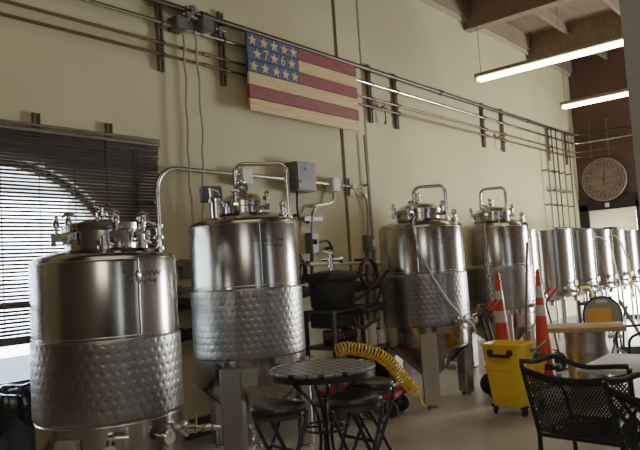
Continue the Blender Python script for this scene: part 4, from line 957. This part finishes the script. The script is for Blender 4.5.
for j in range(len(prof)-1):
    for k in range(NU): fs.append((j*NU+k, j*NU+(k+1) % NU, (j+1)*NU+(k+1) % NU, (j+1)*NU+k))
m.add(vs, fs); m.build('bin_bag', bag_m, tb_)

# ------------------------------------------------------------------ clock
cc = atx(604, 179.5, BX-.17); CRr = .46; cc.x = BX-.17
ck = thing('wall_clock', cc, 'large round whitewashed plank clock high on the brown back wall', 'clock')
CT = axis_T((0, 0, 0), (-1, 0, 0))
m = MB(); m.lathe([(0, -.02), (CRr, -.02), (CRr, .02), (0, .02)], 64, CT); m.build('face', clock_wood, ck)
m = MB(); m.tube([CT @ Vector((CRr*math.cos(2*PI*k/64), CRr*math.sin(2*PI*k/64), .01)) for k in range(64)], .014, 8, closed=True); m.build('rim', mat('grey_rim', (.30, .28, .27), .5), ck)
for k in range(12):
    a = PI/2-2*PI*(k+1)/12; c = CT @ Vector((.355*math.cos(a), .355*math.sin(a), .021))
    m = MB(); T = axis_T(c, (-1, 0, 0)); text_mesh(m, str(k+1), .12, T, .001); m.build('numeral', ink, ck, flat=True)
for k in range(12):
    m = MB(); a = PI/2-2*PI*(k+1)/12; c = CT @ Vector((.355*math.cos(a), .355*math.sin(a), .021)); m.tube([c+CT.to_3x3() @ Vector((.085*math.cos(2*PI*j/20), .085*math.sin(2*PI*j/20), 0)) for j in range(20)], .009, 5, closed=True); m.build('numeral_ring', mat('faded_ink', (.10, .105, .13), .6), ck)
m = MB()
for (ang, ln_, w) in ((PI/2-.18, .22, .014), (-PI/2+.05, .16, .010)):
    m.tube([CT @ Vector((0, 0, .028)), CT @ Vector((ln_*.6*math.cos(ang), ln_*.6*math.sin(ang), .028)), CT @ Vector((ln_*math.cos(ang), ln_*math.sin(ang), .028))], [w*.6, w, .003], 6)
m.lathe([(0, .02), (.025, .02), (.025, .035), (0, .035)], 12, CT); m.build('hands', ink, ck)
m = MB(); m.cyl((.02, 0, .2), (.168, 0, .2), .012); m.cyl((.02, 0, -.2), (.168, 0, -.2), .012); m.build('hanger', strutm, ck)
q = atx(607, 204, BX-.115); m = MB(); m.bbox((BX-.125, q.y, q.z-.02), (.03, .08, .09), .008); tag(m.build('small_sensor', white_p, loc=(BX-.12, q.y, q.z)), 'tiny white sensor on the black door frame below the clock', 'sensor')

# ------------------------------------------------------------------ tube lights
def tube_light(lab, Xc, Yn, z, L):
    t = thing('tube_light', (Xc, Yn-L/2, z), lab, 'light fixture', 'hanging tube lights')
    m = MB(); m.bbox((0, 0, .035), (.15, L, .05), .012); m.box((0, L/2-.004, .01), (.14, .012, .09)); m.box((0, -L/2+.004, .01), (.14, .012, .09)); m.build('housing', housing, t)
    for s in (-1, 1): 
        m = MB(); m.cyl((s*.038, -L/2+.03, -.012), (s*.038, L/2-.03, -.014), .024, 12); m.build('tube', tube_e, t)
        for e_ in (-1, 1): m = MB(); m.box((s*.038, e_*(L/2-.02), -.005), (.035, .03, .05)); m.build('socket', white_p, t)
    for e_ in (-1, 1):
        m = MB(); m.cyl((0, e_*(L/2-.06), .05), (-.0, e_*(L/2-.06), TOP+.20-z), .004, 6); m.build('cable', strutm, t)
    return t
tube_light('long hanging tube light nearer the viewer, upper of the two', 7.66, 3.70, 3.80, 2.44)
tube_light('hanging tube light further back, lower right of the two', 10.25, 3.56, 3.80, 2.44)

# ------------------------------------------------------------------ light
def area(name, loc, target, sx, sy, power, col):
    d_ = bpy.data.lights.new(name, 'AREA'); d_.shape = 'RECTANGLE'; d_.size = sx; d_.size_y = sy; d_.energy = power; d_.color = col
    o = bpy.data.objects.new(name, d_); COL.objects.link(o); o.location = loc
    o.rotation_euler = (Vector(target)-Vector(loc)).to_track_quat('-Z', 'Y').to_euler(); return o
area('garage_door_daylight', (BX-.1, .2, 1.5), (6, 3.6, 1.5), 3.6, 2.6, 1150, (.96, .98, 1))
area('back_door_daylight', (BX+.5, 4.2, 1.2), (8, 3.6, .5), 1.2, 2.3, 160, (1, .99, .97))
area('arch_window_daylight', (AC-.1, WY+.5, 1.6), (AC+.3, 2.5, .9), 1.8, 1.4, 60, (.80, .90, 1))
area('ceiling_fill', (1.5, .6, 5.3), (2.6, 2.2, 0), 4.5, 3.0, 38, (1, .90, .70))
area('front_fill', (-2.6, -3.2, 3.4), (5, 4.5, 1.2), 2.0, 1.2, 38, (1, .93, .80))
w = bpy.data.worlds.new('overcast_sky'); bpy.context.scene.world = w; w.use_nodes = True
bg = w.node_tree.nodes['Background']; bg.inputs['Color'].default_value = (.80, .90, 1, 1); bg.inputs['Strength'].default_value = 3.4
sc = bpy.context.scene
sc.view_settings.view_transform = 'Filmic'; sc.view_settings.look = 'Medium Contrast'; sc.view_settings.exposure = 0.0
